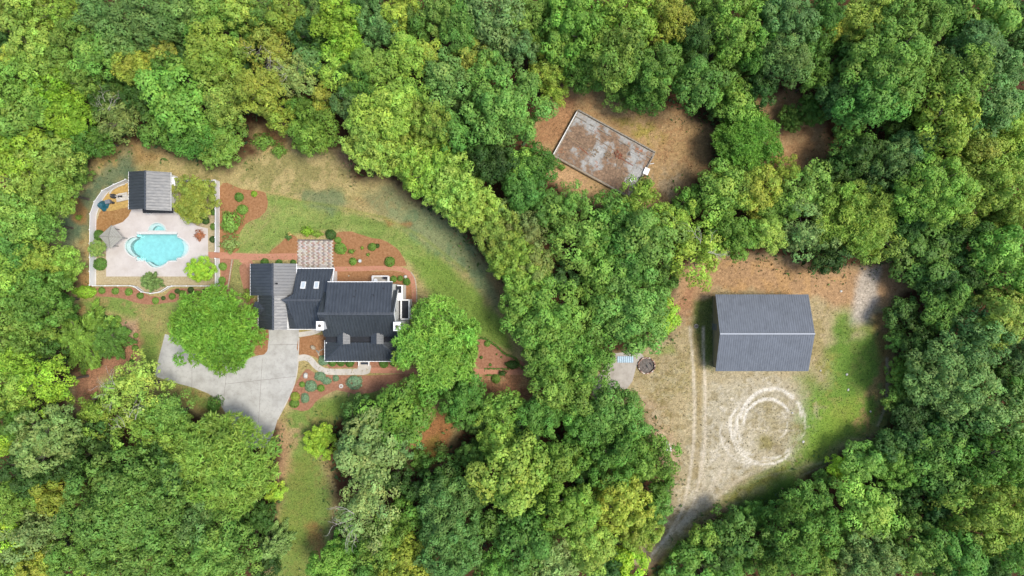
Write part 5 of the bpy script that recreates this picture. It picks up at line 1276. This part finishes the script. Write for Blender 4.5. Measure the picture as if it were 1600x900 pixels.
# ------------------------------------------------------------------ shrubs: (bed, place phrase, [(x, y, r px, colour, form)])
SHRUBS = [
 ('the row below the low pool fence', [(159,454,5,'M'),(180,455,5,'M'),(201,456,5.5,'M'),(219,462,5,'M'),(243,470,5,'M'),(255,466,3.2,'K'),(269,463,5,'M'),(277,455,4,'K'),(285,459,5.5,'M'),(298,453,4.5,'K'),(307,459,5,'M'),(319.5,455,4,'K')], 'ball'),
 ('the gravel inside the long pool fence', [(308,338,6,'K'),(321,344.5,6,'K'),(320,333,4,'D'),(333,331,5,'D'),(333.5,354,5,'M'),(332.5,374,5,'K')], 'ball'),
 ('the outer pool fence', [(154.7,367.5,8,'D'),(156,413,9.5,'D')], 'ball'),
 ('the pine straw bed right of the pool fence', [(373.6,308,6.5,'D'),(378.7,327.5,7.5,'M'),(397,303,4.5,'B')], 'ball'),
 ('the bed just right of the fence opening', [(348,416.5,6,'M'),(346.7,438,5.5,'M')], 'ball'),
 ('the pine straw bed right of the paver patio', [(517,366.5,8,'K'),(528,375,5,'M'),(532,388,9,'M'),(551.5,408.6,5.5,'M'),(581.5,386,6.5,'M'),(589.6,384,3.5,'K'),(609,409,8,'M')], 'ball'),
 ('the foot of the garage north wall', [(413.7,409.5,6,'D'),(435.7,410,5,'D'),(458,410,4.5,'D')], 'ball'),
 ('the bed beside the back stoop', [(615,436,5,'M'),(625.4,435,4.5,'M'),(635.5,440,5.4,'D')], 'ball'),
 ('the foundation bed along the front porch', [(519.4,566.5,6,'D'),(532.4,566.5,6,'D'),(546.6,567,6.5,'D'),(599.7,568,6.5,'D'),(615.6,566.6,6,'D')], 'ball'),
 ('the front flower bed', [(472,600.7,4.5,'M'),(501.5,606.5,5.5,'M'),(461,620,7,'O'),(460,630.6,7,'M')], 'ball'),
 ('the triangular bed above the brick path', [(742,544.5,5.5,'D'),(746.5,536.5,3,'M'),(761.6,537,4.6,'M'),(752,558.5,2.6,'D'),(766,570,2.2,'D'),(783,558,1.6,'D'),(776,553.5,1.5,'D')], 'ball'),
 ('the ground below the long brick path', [(775,592,6.5,'M')], 'ball'),
 ('the bare bed beside the sprawling conifer', [(164,497,5,'K'),(182.5,498,5.5,'M'),(184.5,509,5,'M'),(211,544,5,'M'),(212,524,4,'M'),(206,565,4,'D'),(196,515,2.5,'K'),(207,556,2,'D')], 'ball'),
]
SHRUBS2 = [ # mounds and loose bushes with their own words: x, y, rx, ry, colour, form, height, label
 (132,456,18,10,'B','mound',1.2,'wide lime green bush at the outer end of the shrub row below the pool'),
 (506,563,9,8,'U','mound',.5,'blue-green creeping juniper at the porch corner beside the curved walk'),
 (500,588,9,7,'U','mound',.5,'blue-green juniper mound hugging the lower side of the curved walk'),
 (510,595,8,6,'U','mound',.5,'blue-green juniper touching the mound below the curved walk'),
 (524.6,591,5,5,'U','mound',.35,'smallest pale blue-green juniper between two larger ones in the front bed'),
 (553.5,597.5,12.5,11,'U','mound',.6,'largest round blue-green juniper in the front bed, below the front steps'),
 (485.6,603.3,9.5,9,'U','mound',.6,'round blue-green juniper in the middle of the front bed near the driveway'),
 (476.6,622,6.5,8,'U','mound',.5,'oval blue-green juniper at the lower tip of the front bed'),
 (801,570,11,7,'K','mound',1.1,'dark oval clipped bush at the pointed end of the triangular bed'),
 (361,348,14,17,'M','loose',1.4,'loose mid green bush in the pine straw bed right of the pool fence'),
 (360,382,13,11,'P','loose',1.0,'loose pale grey-green bush above the brick path by the pool fence'),
 (480,362,9,6,'B','loose',.9,'loose lime green bush on the upper edge of the paver patio'),
 (496,366,9,4,'L','loose',.6,'low light green plants on the upper edge of the paver patio'),
 (388,462,7,8,'L','loose',1.2,'loose light green bush at the outer wall of the garage wing'),
 (283,327,9,8,'Y','loose',1.2,'golden yellow bush under the tree beside the pool house, upper one'),
 (291,334,9,7,'Y','loose',1.2,'golden yellow bush under the tree beside the pool house, lower one'),
 (312,368,7,7,'R','loose',.6,'rust red spiky plant standing on the pool deck beside the pool'),
 (549,393,4.5,3.5,'M','loose',.5,'small loose bush between larger balls right of the paver patio'),
 (575,398,2.5,2.5,'M','loose',.3,'tiny tuft in the middle of the pine straw bed right of the patio'),
 (566,387.5,2.4,2.4,'L','loose',.3,'tiny light tuft in the upper part of the pine straw bed right of the patio'),
 (123,340,4,4,'L','loose',.5,'lone light green weed on the orange patch left of the pool fence'),
 (335,632,10,12,'D','loose',1.2,'loose deep green bush in the lawn corner below the driveway'),
 (412,222,16,10,'M','loose',1.2,'loose bush at the edge of the wood above the dry grass, left of two'),
 (436,236,10,9,'M','loose',1.0,'loose bush at the edge of the wood above the dry grass, right of two'),
 (878,262,5,4,'M','loose',.6,'small bush at the lower left corner of the ruined foundation'),
 (1008,288,10,9,'D','loose',1.6,'bush growing against the white cabinet at the ruined foundation'),
 (690,702,10,8,'P','loose',1.0,'pale grey-green bush on the red earth below the cedar'),
 (785,583,6,4,'K','loose',.6,'dark low bush beside the stony patch below the brick path'),
]
sr = random.Random(33)
for place, items, form in SHRUBS:
    its = sorted(items, key=lambda q: (q[0], q[1])); n = len(its)
    for k, (sx, sy, r_, colr) in enumerate(its):
        z = r_ * S * .8; x_, y_, _ = W(sx, sy, z * .6)
        o = bpy.data.objects.new('shrub', BALLS[k % 3]); q = r_ * S * 1.05
        o.scale = (q * sr.uniform(.94, 1.06), q * sr.uniform(.94, 1.06), q * sr.uniform(.8, 1.0)); o.location = (x_, y_, 0); o.rotation_euler = (0, 0, sr.uniform(0, 6.28))
        b = PAL[colr][0]; j = sr.uniform(.8, 1.05); o.color = (b[0] * j, b[1] * j, b[2] * j, 1); link(o)
        pos = 'the only one' if n == 1 else ('leftmost' if k == 0 else ('rightmost' if k == n - 1 else ['', 'second', 'third', 'fourth', 'fifth', 'sixth', 'seventh', 'eighth', 'ninth', 'tenth', 'eleventh'][k] + ' from left'))
        tag(o, '%s shrub, %s in %s' % (PAL[colr][1], pos, place), 'shrub', 'round shrubs in the garden beds')
for sx, sy, rx, ry, colr, form, hh, label in SHRUBS2:
    x_, y_, _ = W(sx, sy, hh * .5)
    src = MOUNDS if form == 'mound' else LOOSE
    o = bpy.data.objects.new('bush', src[int(sx) % len(src)]); o.scale = (rx * S, ry * S, hh / 1.05); o.location = (x_, y_, 0)
    b = PAL[colr][0]; o.color = (*b, 1)
    if colr == 'U': o.color = (.20, .33, .18, 1)
    link(o); tag(o, label, 'bush')
# low clipped hedges
def hedge(label, pts, w, h):
    r = np.random.default_rng(int(pts[0][0])); P = catmull(gp(pts), 8, False); A = np.array(P)
    seg = np.linalg.norm(np.diff(A, axis=0), axis=1); cs = np.concatenate([[0], np.cumsum(seg)]); n = int(cs[-1] * 260 * w)
    u = r.uniform(0, cs[-1], n); x_ = np.interp(u, cs, A[:, 0]) + r.normal(0, w * .28, n); y_ = np.interp(u, cs, A[:, 1]) + r.normal(0, w * .28, n); z_ = h * np.sqrt(r.random(n))
    nr = unit(np.array([0, 0, .8]) + r.normal(0, .5, (n, 3)))
    c0 = np.array([x_.mean(), y_.mean(), 0])
    v, f, c = leaf_cards(r, np.stack([x_, y_, z_], 1) - c0, nr, np.full(n, .16), np.full(n, .11), tints(r, n))
    me = mesh_np('hedge', v, f, False, c); me.materials.append(M['leaf']); o = bpy.data.objects.new('hedge', me); o.location = c0; o.color = (*PAL['D'][0], 1); link(o); tag(o, label, 'hedge')
hedge('low curved hedge between the lawn and the triangular mulch bed', [(735,526),(745,528),(760,530),(775,540),(790,553),(805,559),(812,570),(817,576)], .32, .45)
hedge('low straight hedge on the upper side of the long brick path', [(758,576),(775,576),(795,577)], .22, .35)
hedge('short low hedge on the lower side of the long brick path', [(758,586),(770,586),(784,586)], .2, .3)

# ------------------------------------------------------------------ small things
def thing(name, label, cat, px, py, z=0.0, group=None, rz=0.0):
    o = empty(name, W(px, py, z), rz); return tag(o, label, cat, group)
def part(mb, name, mat, root, smooth=False):
    o = mb.build(name, M[mat], None, smooth); o.parent = root; return o
# gazebo by the pool: square hipped roof of grey boards on four posts
gz = thing('gazebo', 'square grey gazebo with a weathered hipped board roof beside the pool', 'gazebo', 172.5, 370, 0, None, math.radians(42))
gz.location = (*W(172.5, 370, 2.4)[:2], 0)
hw, z0, z1 = 1.28, 2.25, 2.85
for k in range(4):
    a = k * math.pi / 2; ca, sa = math.cos(a), math.sin(a)
    rot = lambda x, y, z: (x * ca - y * sa, x * sa + y * ca, z)
    nb = 5
    for j in range(nb):                      # boards run level, eave to crown
        f0, f1 = j / nb, (j + 1) / nb - .02; y0, y1 = -hw * (1 - f0), -hw * (1 - f1); zz0, zz1 = z0 + (z1 - z0) * f0 + .03, z0 + (z1 - z0) * f1 - .01
        if j == nb - 1: y1 = -.05
        part(MB().slab([rot(y0, y0, zz0), rot(-y0, y0, zz0), rot(-y1, y1, zz1), rot(y1, y1, zz1)], .03), 'roof_board', 'grey_cloth', gz)
    part(MB().bar(rot(-hw, -hw, z0 + .05), rot(0, 0, z1 + .05), .08, .06), 'hip_rafter', 'grey_timber', gz)
    part(MB().box(rot(hw - .35, hw - .35, z0 / 2), (.08, .08, z0), a), 'post', 'grey_timber', gz)
    part(MB().bar(rot(-hw + .1, -hw + .12, z0 - .06), rot(hw - .1, -hw + .12, z0 - .06), .06, .12), 'beam', 'grey_timber', gz)
# pool plant corner
tp = thing('tarp_heap', 'crumpled teal tarp heaped against the curved white fence', 'tarp', 160.5, 322)
r = np.random.default_rng(4); nn = 22
gxx, gyy = np.meshgrid(np.linspace(-1, 1, nn), np.linspace(-1, 1, nn)); rr = np.hypot(gxx, gyy)
zz = np.clip(.75 * (1 - rr ** 2), 0, 1) * (.6 + .8 * fbm(gxx * 3 + 5, gyy * 3, 1.0, 3)) + .05 * fbm(gxx * 9, gyy * 9, 1.0, 2)
gi = np.arange(nn * nn).reshape(nn, nn); FF = np.stack([gi[:-1, :-1], gi[:-1, 1:], gi[1:, 1:], gi[1:, :-1]], -1).reshape(-1, 4)
VV = np.stack([gxx * .62 * (1 + .25 * np.sin(3 * np.arctan2(gyy, gxx))), gyy * .9, zz + .03], -1).reshape(-1, 3)
keep = (rr.ravel()[FF] < 1.08).all(1)
me = mesh_np('tarp', VV, FF[keep], True); me.materials.append(M['teal_tarp']); o = bpy.data.objects.new('tarp', me); o.rotation_euler = (0, 0, .5); link(o, tp)
VV2 = VV * np.array([.45, .55, .5]) + np.array([.75, .1, 0]); me = mesh_np('tarp_fold', VV2, FF[keep], True); me.materials.append(M['teal_tarp']); o = bpy.data.objects.new('tarp_fold', me); link(o, tp)
bn = thing('storage_bin', 'grey plastic bin between the teal tarp and pump pad', 'bin', 172, 316)
part(MB().box((0, 0, .35), (.7, .55, .7), .2), 'bin_body', 'grey_plastic', bn); part(MB().box((0, 0, .73), (.76, .6, .06), .2), 'lid', 'grey_plastic', bn)
bb = thing('dark_bucket', 'small black bucket beside the grey bin at the pump pad', 'bucket', 178, 317)
part(MB().lathe([(.16, 0), (.2, .4), (.17, .4), (.14, .05)], (0, 0, 0), 14), 'bucket_body', 'dark_rubber', bb); part(MB().tube([(-.19, 0, .38), (0, .05, .46), (.19, 0, .38)], .015, 5), 'handle', 'grey_plastic', bb)
ft = thing('pool_filter', 'round dark pool filter drum at the corner of the pump pad', 'pool filter', 179.5, 307)
part(MB().lathe([(.32, 0), (.36, .1), (.36, .7), (.28, .92), (.1, 1.0)], (0, 0, 0), 18), 'drum', 'dark_rubber', ft, True); part(MB().lathe([(.1, 1.0), (.1, 1.12), (.05, 1.14)], (0, 0, 0), 10), 'valve_cap', 'ash', ft); part(MB().tube([(.3, 0, .6), (.7, -.05, .6), (.75, -.1, .15)], .04, 6), 'pipe', 'white_vinyl', ft)
pd = thing('pump_pad', 'pale concrete pad under the pool pump beside the pool house', 'concrete pad', 191, 308, 0, None, .22)
part(MB().box((0, 0, .06), (1.9, 1.2, .12)), 'slab', 'walk_concrete', pd); part(MB().box((0, -.63, .03), (1.9, .06, .1)), 'form_board', 'timber', pd)
pm = thing('pool_pump', 'dark pool pump with white pipes on the concrete pad', 'pump', 190, 307.5); pm.location.z = .12
part(MB().tube([(-.2, 0, .2), (.25, .05, .2)], .13, 12), 'motor', 'dark_rubber', pm); part(MB().lathe([(.14, 0), (.16, .3), (.1, .36)], (-.3, 0, 0), 12), 'strainer', 'dark_rubber', pm)
for a in (((-.3, .1, .2), (-.35, .45, .1), (.5, .5, .1)), ((-.1, -.1, .3), (.2, -.4, .1), (.6, -.35, .1)), ((.3, .1, .1), (.7, .25, .1), (.9, .1, .1))): part(MB().tube(a, .035, 6), 'pipe', 'white_vinyl', pm)
arc = gp(catmull([(172,303),(177,296.5),(186,291.5),(196,288)], 6, False))
tag(MB().prism(ribbon(arc, .14), -.05, .22).build('garden_curb', M['white_stone']), 'white curved curb stones inside the fence above the pump pad', 'curb')
sh = thing('blue_sheet', 'pale blue corrugated roof sheet lying on the old concrete slab', 'roof sheet', 977, 561.5); sh.location.z = .06
n_ = 44; xs = np.linspace(-1.25, 1.25, n_); mb = MB()
vs = [(x, y, .06 + .04 * math.sin(x * 20) + h) for h in (0, -.012) for y in (-.5, .5) for x in xs]
fs = [(k, k + 1, n_ + k + 1, n_ + k) for k in range(n_ - 1)] + [(2 * n_ + n_ + k, 2 * n_ + n_ + k + 1, 2 * n_ + k + 1, 2 * n_ + k) for k in range(n_ - 1)]
part(mb.add(vs, fs), 'sheet', 'pale_blue_metal', sh, True)
for y in (-.42, .42): part(MB().box((0, y, .0), (2.4, .06, .05)), 'batten', 'timber', sh)
# fire ring
fr2 = thing('fire_ring', 'round fire ring of broken bricks filled with ash beside the slab', 'fire ring', 1010, 571)
for lay in range(3):
    n_ = 30
    for k in range(n_):
        a = 6.283 * (k + .5 * lay) / n_ + random.uniform(-.03, .03)
        if lay == 2 and random.random() < .35: continue
        q = 1.28 + random.uniform(-.05, .05); o = bpy.data.objects.new('brick', None)
        mb = MB().box((0, 0, 0), (.16, .26, .13)); me = bpy.data.meshes.get('ring_brick')
        if me is None: me = mb.mesh('ring_brick'); me.materials.append(M['object_tint'])
        o = bpy.data.objects.new('brick', me); o.location = (q * math.cos(a), q * math.sin(a) * .96, .06 + lay * .13); o.rotation_euler = (random.uniform(-.08, .08), random.uniform(-.08, .08), a + random.uniform(-.12, .12))
        o.color = (*random.choice([lin(190,150,130), lin(225,215,200), lin(150,110,90), lin(110,85,75), lin(215,190,170)]), 1); link(o, fr2)
mb = MB(); r = random.Random(3)
vs = [(0, 0, .1)]; ringn = 20
for q in (.45, .85, 1.2):
    for k in range(ringn): a = 6.283 * k / ringn; vs.append((q * math.cos(a), q * math.sin(a), {.45: .12, .85: .06, 1.2: .02}[q] + r.uniform(-.02, .04)))
fs = [(0, 1 + k, 1 + (k + 1) % ringn) for k in range(ringn)]
for l in (0, 1): fs += [(1 + l * ringn + k, 1 + (l + 1) * ringn + k, 1 + (l + 1) * ringn + (k + 1) % ringn, 1 + l * ringn + (k + 1) % ringn) for k in range(ringn)]
part(mb.add(vs, fs), 'ash_bed', 'ash', fr2, True)
for k in range(9):
    a = r.uniform(0, 6.28); q = r.uniform(0, .7); a2 = r.uniform(0, 6.28); L = r.uniform(.3, .6); x_, y_ = q * math.cos(a) + .1, q * math.sin(a)
    part(MB().tube([(x_ - L / 2 * math.cos(a2), y_ - L / 2 * math.sin(a2), .16), (x_ + L / 2 * math.cos(a2), y_ + L / 2 * math.sin(a2), .2)], .05, 6), 'burnt_log', 'grey_timber' if k % 2 else 'dark_rubber', fr2)
# boulders and stones
def rock(name, label, px, py, sx, sy, sz, mat, rz=0, seed=1, cat='boulder', group=None):
    r = np.random.default_rng(seed); n, m = 12, 8; vs = []
    for j in range(m + 1):
        th = math.pi * j / m
        for i in range(n):
            a = 6.283 * i / n; d = np.array([math.sin(th) * math.cos(a), math.sin(th) * math.sin(a), math.cos(th)])
            q = 1 + .28 * (vnoise(np.array([d[0] * 1.6 + seed * 3.1 + 9]), np.array([d[1] * 1.6 + d[2] * 1.3 + 9]))[0] - .5) * 2
            vs.append((d[0] * q * sx, d[1] * q * sy, max(-.05, d[2] * q * sz + sz * .6)))
    fs = [(j * n + i, (j + 1) * n + i, (j + 1) * n + (i + 1) % n, j * n + (i + 1) % n) for j in range(m) for i in range(n)]
    o = MB().add(vs, fs).build(name, M[mat]); o.location = W(px, py); o.rotation_euler = (0, 0, rz); return tag(o, label, cat, group)
rock('boulder', 'pale tan boulder in the straw bed between driveway and porch', 490, 543, .45, .3, .3, 'stone', -.6, 1)
rock('boulder', 'flat grey stone beside the tan boulder near the porch', 496.5, 549, .4, .14, .1, 'grey_timber', -.6, 2)
rock('boulder', 'white rock in the front bed beside the driveway', 478.5, 586.5, .38, .42, .35, 'white_stone', .3, 3)
rock('boulder', 'white stone behind the shrub at the back stoop bed', 634, 432.5, .28, .24, .3, 'white_stone', .3, 4)
rock('boulder', 'small stone in the pine straw north of the main roof', 545, 431, .14, .12, .08, 'stone', .3, 5)
k = 0
NTH = ['first', 'second', 'third', 'fourth', 'fifth', 'sixth', 'seventh', 'eighth', 'ninth', 'tenth']
RUB = ((1041, 690), (1044, 696), (1042, 702), (1045, 708), (1043, 713), (1047, 700), (1041, 762), (1043, 768), (1046, 704), (1040, 693))
FST = ((1282, 579), (1325, 609), (1314, 455), (1255, 690), (1238, 645), (1360, 643), (1323, 585))
for px_, py_ in RUB:
    k += 1; rock('rubble_stone', 'pale broken stone, %s from the top in the rubble line along the wood edge' % NTH[sorted(q[1] for q in RUB).index(py_)], px_, py_, random.uniform(.2, .38), random.uniform(.15, .3), .14, 'white_stone', random.uniform(0, 3), 20 + k, 'stone', 'pale rubble at the edge of the gravel yard')
for px_, py_ in FST:
    k += 1; rock('field_stone', 'small pale stone, %s from the left of the loose ones on the yard grass' % NTH[sorted(q[0] for q in FST).index(px_)], px_, py_, random.uniform(.12, .22), random.uniform(.1, .2), .1, 'white_stone', random.uniform(0, 3), 20 + k, 'stone', 'loose stones on the yard grass')
bbh = thing('bird_bath', 'small grey bird bath in the straw bed right of the patio', 'bird bath', 564, 408)
part(MB().lathe([(.16, 0), (.07, .08), (.06, .6), (.28, .66), (.31, .74), (.27, .74), (.12, .69)], (0, 0, 0), 18), 'pedestal', 'stone', bbh, True); part(MB().lathe([(.22, .715), (.1, .72)], (0, 0, 0), 16), 'water', 'glass', bbh)
ms = thing('millstone', 'round pale millstone ornament in the middle of the front bed', 'millstone', 533.5, 603)
part(MB().lathe([(.3, 0), (.34, .06), (.34, .26), (.3, .3), (.12, .3), (.11, .2)], (0, 0, 0), 20), 'stone_disc', 'white_stone', ms); part(MB().lathe([(.1, .22), (.1, .34), (.03, .36)], (0, 0, 0), 10), 'hub', 'rusty_iron', ms)
pl = thing('flower_pot', 'flower pot with green leaves beside the upper left patio corner', 'flower pot', 454, 369)
part(MB().lathe([(.16, 0), (.24, .35), (.27, .36), (.27, .42), (.2, .42), (.18, .3)], (0, 0, 0), 16), 'pot', 'brick_red', pl)
o = bpy.data.objects.new('leaves', LOOSE[0]); o.scale = (.42, .42, .5); o.location = (-.1, -.2, .35); o.color = (.12, .24, .06, 1); link(o, pl)
r = np.random.default_rng(5); v, f, c = leaf_cards(r, r.normal(0, .16, (40, 3)) + np.array([.1, .2, .8]), unit(r.normal(0, .3, (40, 3)) + np.array([0, 0, 1])), np.full(40, .14), np.full(40, .12), np.ones((40, 3)))
me = mesh_np('flowers', v, f, False, c); me.materials.append(M['leaf']); o = bpy.data.objects.new('flowers', me); o.color = (.8, .55, .2, 1); link(o, pl)
ty = thing('tyre', 'old grey tyre lying flat where the wheel tracks begin', 'tyre', 1087.5, 509.5)
mb = MB(); P = []; 
vs = []; n_, m_ = 22, 10
for i in range(n_):
    a = 6.283 * i / n_
    for j in range(m_):
        b = 6.283 * j / m_; q = .27 + .09 * math.cos(b); vs.append((q * math.cos(a), q * math.sin(a), .1 + .1 * math.sin(b)))
part(MB().add(vs, [(i * m_ + j, ((i + 1) % n_) * m_ + j, ((i + 1) % n_) * m_ + (j + 1) % m_, i * m_ + (j + 1) % m_) for i in range(n_) for j in range(m_)]), 'tyre_ring', 'grey_timber', ty, True); part(MB().lathe([(.18, .03), (.17, .05)], (0, 0, 0), 16), 'soil_fill', 'ash', ty)
bd = thing('wooden_ramp', 'weathered wooden board ramp between the giant oak and the ash', 'ramp', 347, 802, 0, None, math.radians(62))
for k in range(5): part(MB().box((0, -.34 + .17 * k, .14), (2.2, .155, .05)), 'plank', 'timber', bd)
for x_ in (-.9, .9): part(MB().box((x_, 0, .06), (.1, .8, .11)), 'joist', 'timber', bd)

# ------------------------------------------------------------------ undergrowth in the wood, tufts in the grass
def scatter(name, n, mask, size, zmax, colour, seed, upright=.6, flat=None):
    r = np.random.default_rng(seed); x = r.uniform(-84, 84, n); y = r.uniform(-48, 48, n)
    k = mask(x, y, r); x, y = x[k], y[k]; n = len(x)
    s = size * np.exp(r.normal(0, .3, n)); z = zmax * r.random(n) ** 1.6 + s * .12
    nr = unit(np.array([0, 0, upright]) + r.normal(0, .5, (n, 3)))
    col = colour(x, y, r) * np.exp(r.normal(0, .22, (n, 1)))
    v, f, c = leaf_cards(r, np.stack([x, y, z], 1), nr, s * 1.3, s * .6, col)
    me = mesh_np(name, v, f, False, np.clip(c, 0, 1)); me.materials.append(M['leaf']); o = bpy.data.objects.new(name, me); o.color = (1, 1, 1, 1); link(o); return tag(o, kind='stuff')
def in_clear(px, py):
    d = np.full(px.shape, -1e9)
    for c in CLEAR: d = np.maximum(d, sdist(px, py, c))
    return d
SKIP = [deck_out, drive, fence_in, [(391,412),(465,412),(465,420),(522,420),(522,441),(640,441),(640,575),(391,515)], [(464,374),(522,374),(522,420),(464,420)], [(1114,460),(1264,460),(1264,580),(1114,580)], [(902,171),(1022,237),(984,309),(864,243)], [(946,607),(979,608),(1006,557),(960,552)]] + [b for b, _ in BEDS]
def m_wood(x, y, r):
    px, py = x / S + 800, 450 - y / S; d = in_clear(px, py); n = fbm(x, y, .22, 3)
    ok = (d < -6 + (n - .5) * 30) & (n > .40)
    for p in SKIP: ok &= sdist(px, py, p) < -3
    return ok
scatter('undergrowth', 60000, m_wood, .42, 1.6, lambda x, y, r: np.array([.04, .085, .024]) * (.7 + .7 * fbm(x, y, .4, 3))[:, None] + 0, 51)
def m_grass(x, y, r):
    px, py = x / S + 800, 450 - y / S; ok = in_clear(px, py) > -12
    for p in SKIP: ok &= sdist(px, py, p) < -1.5
    _, _, gs = ground_colour(x, y)
    return ok & (r.random(len(x)) < .12 + .8 * gs)
scatter('grass_tufts', 130000, m_grass, .17, .10, lambda x, y, r: ground_colour(x, y)[0] * np.where(r.random((len(x), 1)) < .4, .72, 1.0), 52)
def m_edge(x, y, r):
    px, py = x / S + 800, 450 - y / S; d = in_clear(px, py); ok = (d > -30) & (d < 22) & (fbm(x, y, .35, 3) > .5)
    for p in SKIP: ok &= sdist(px, py, p) < -1.5
    return ok
scatter('edge_weeds', 26000, m_edge, .34, .5, lambda x, y, r: np.where(r.random((len(x), 1)) < .75, np.array([.085, .15, .035]), np.array([.24, .18, .09])), 53)
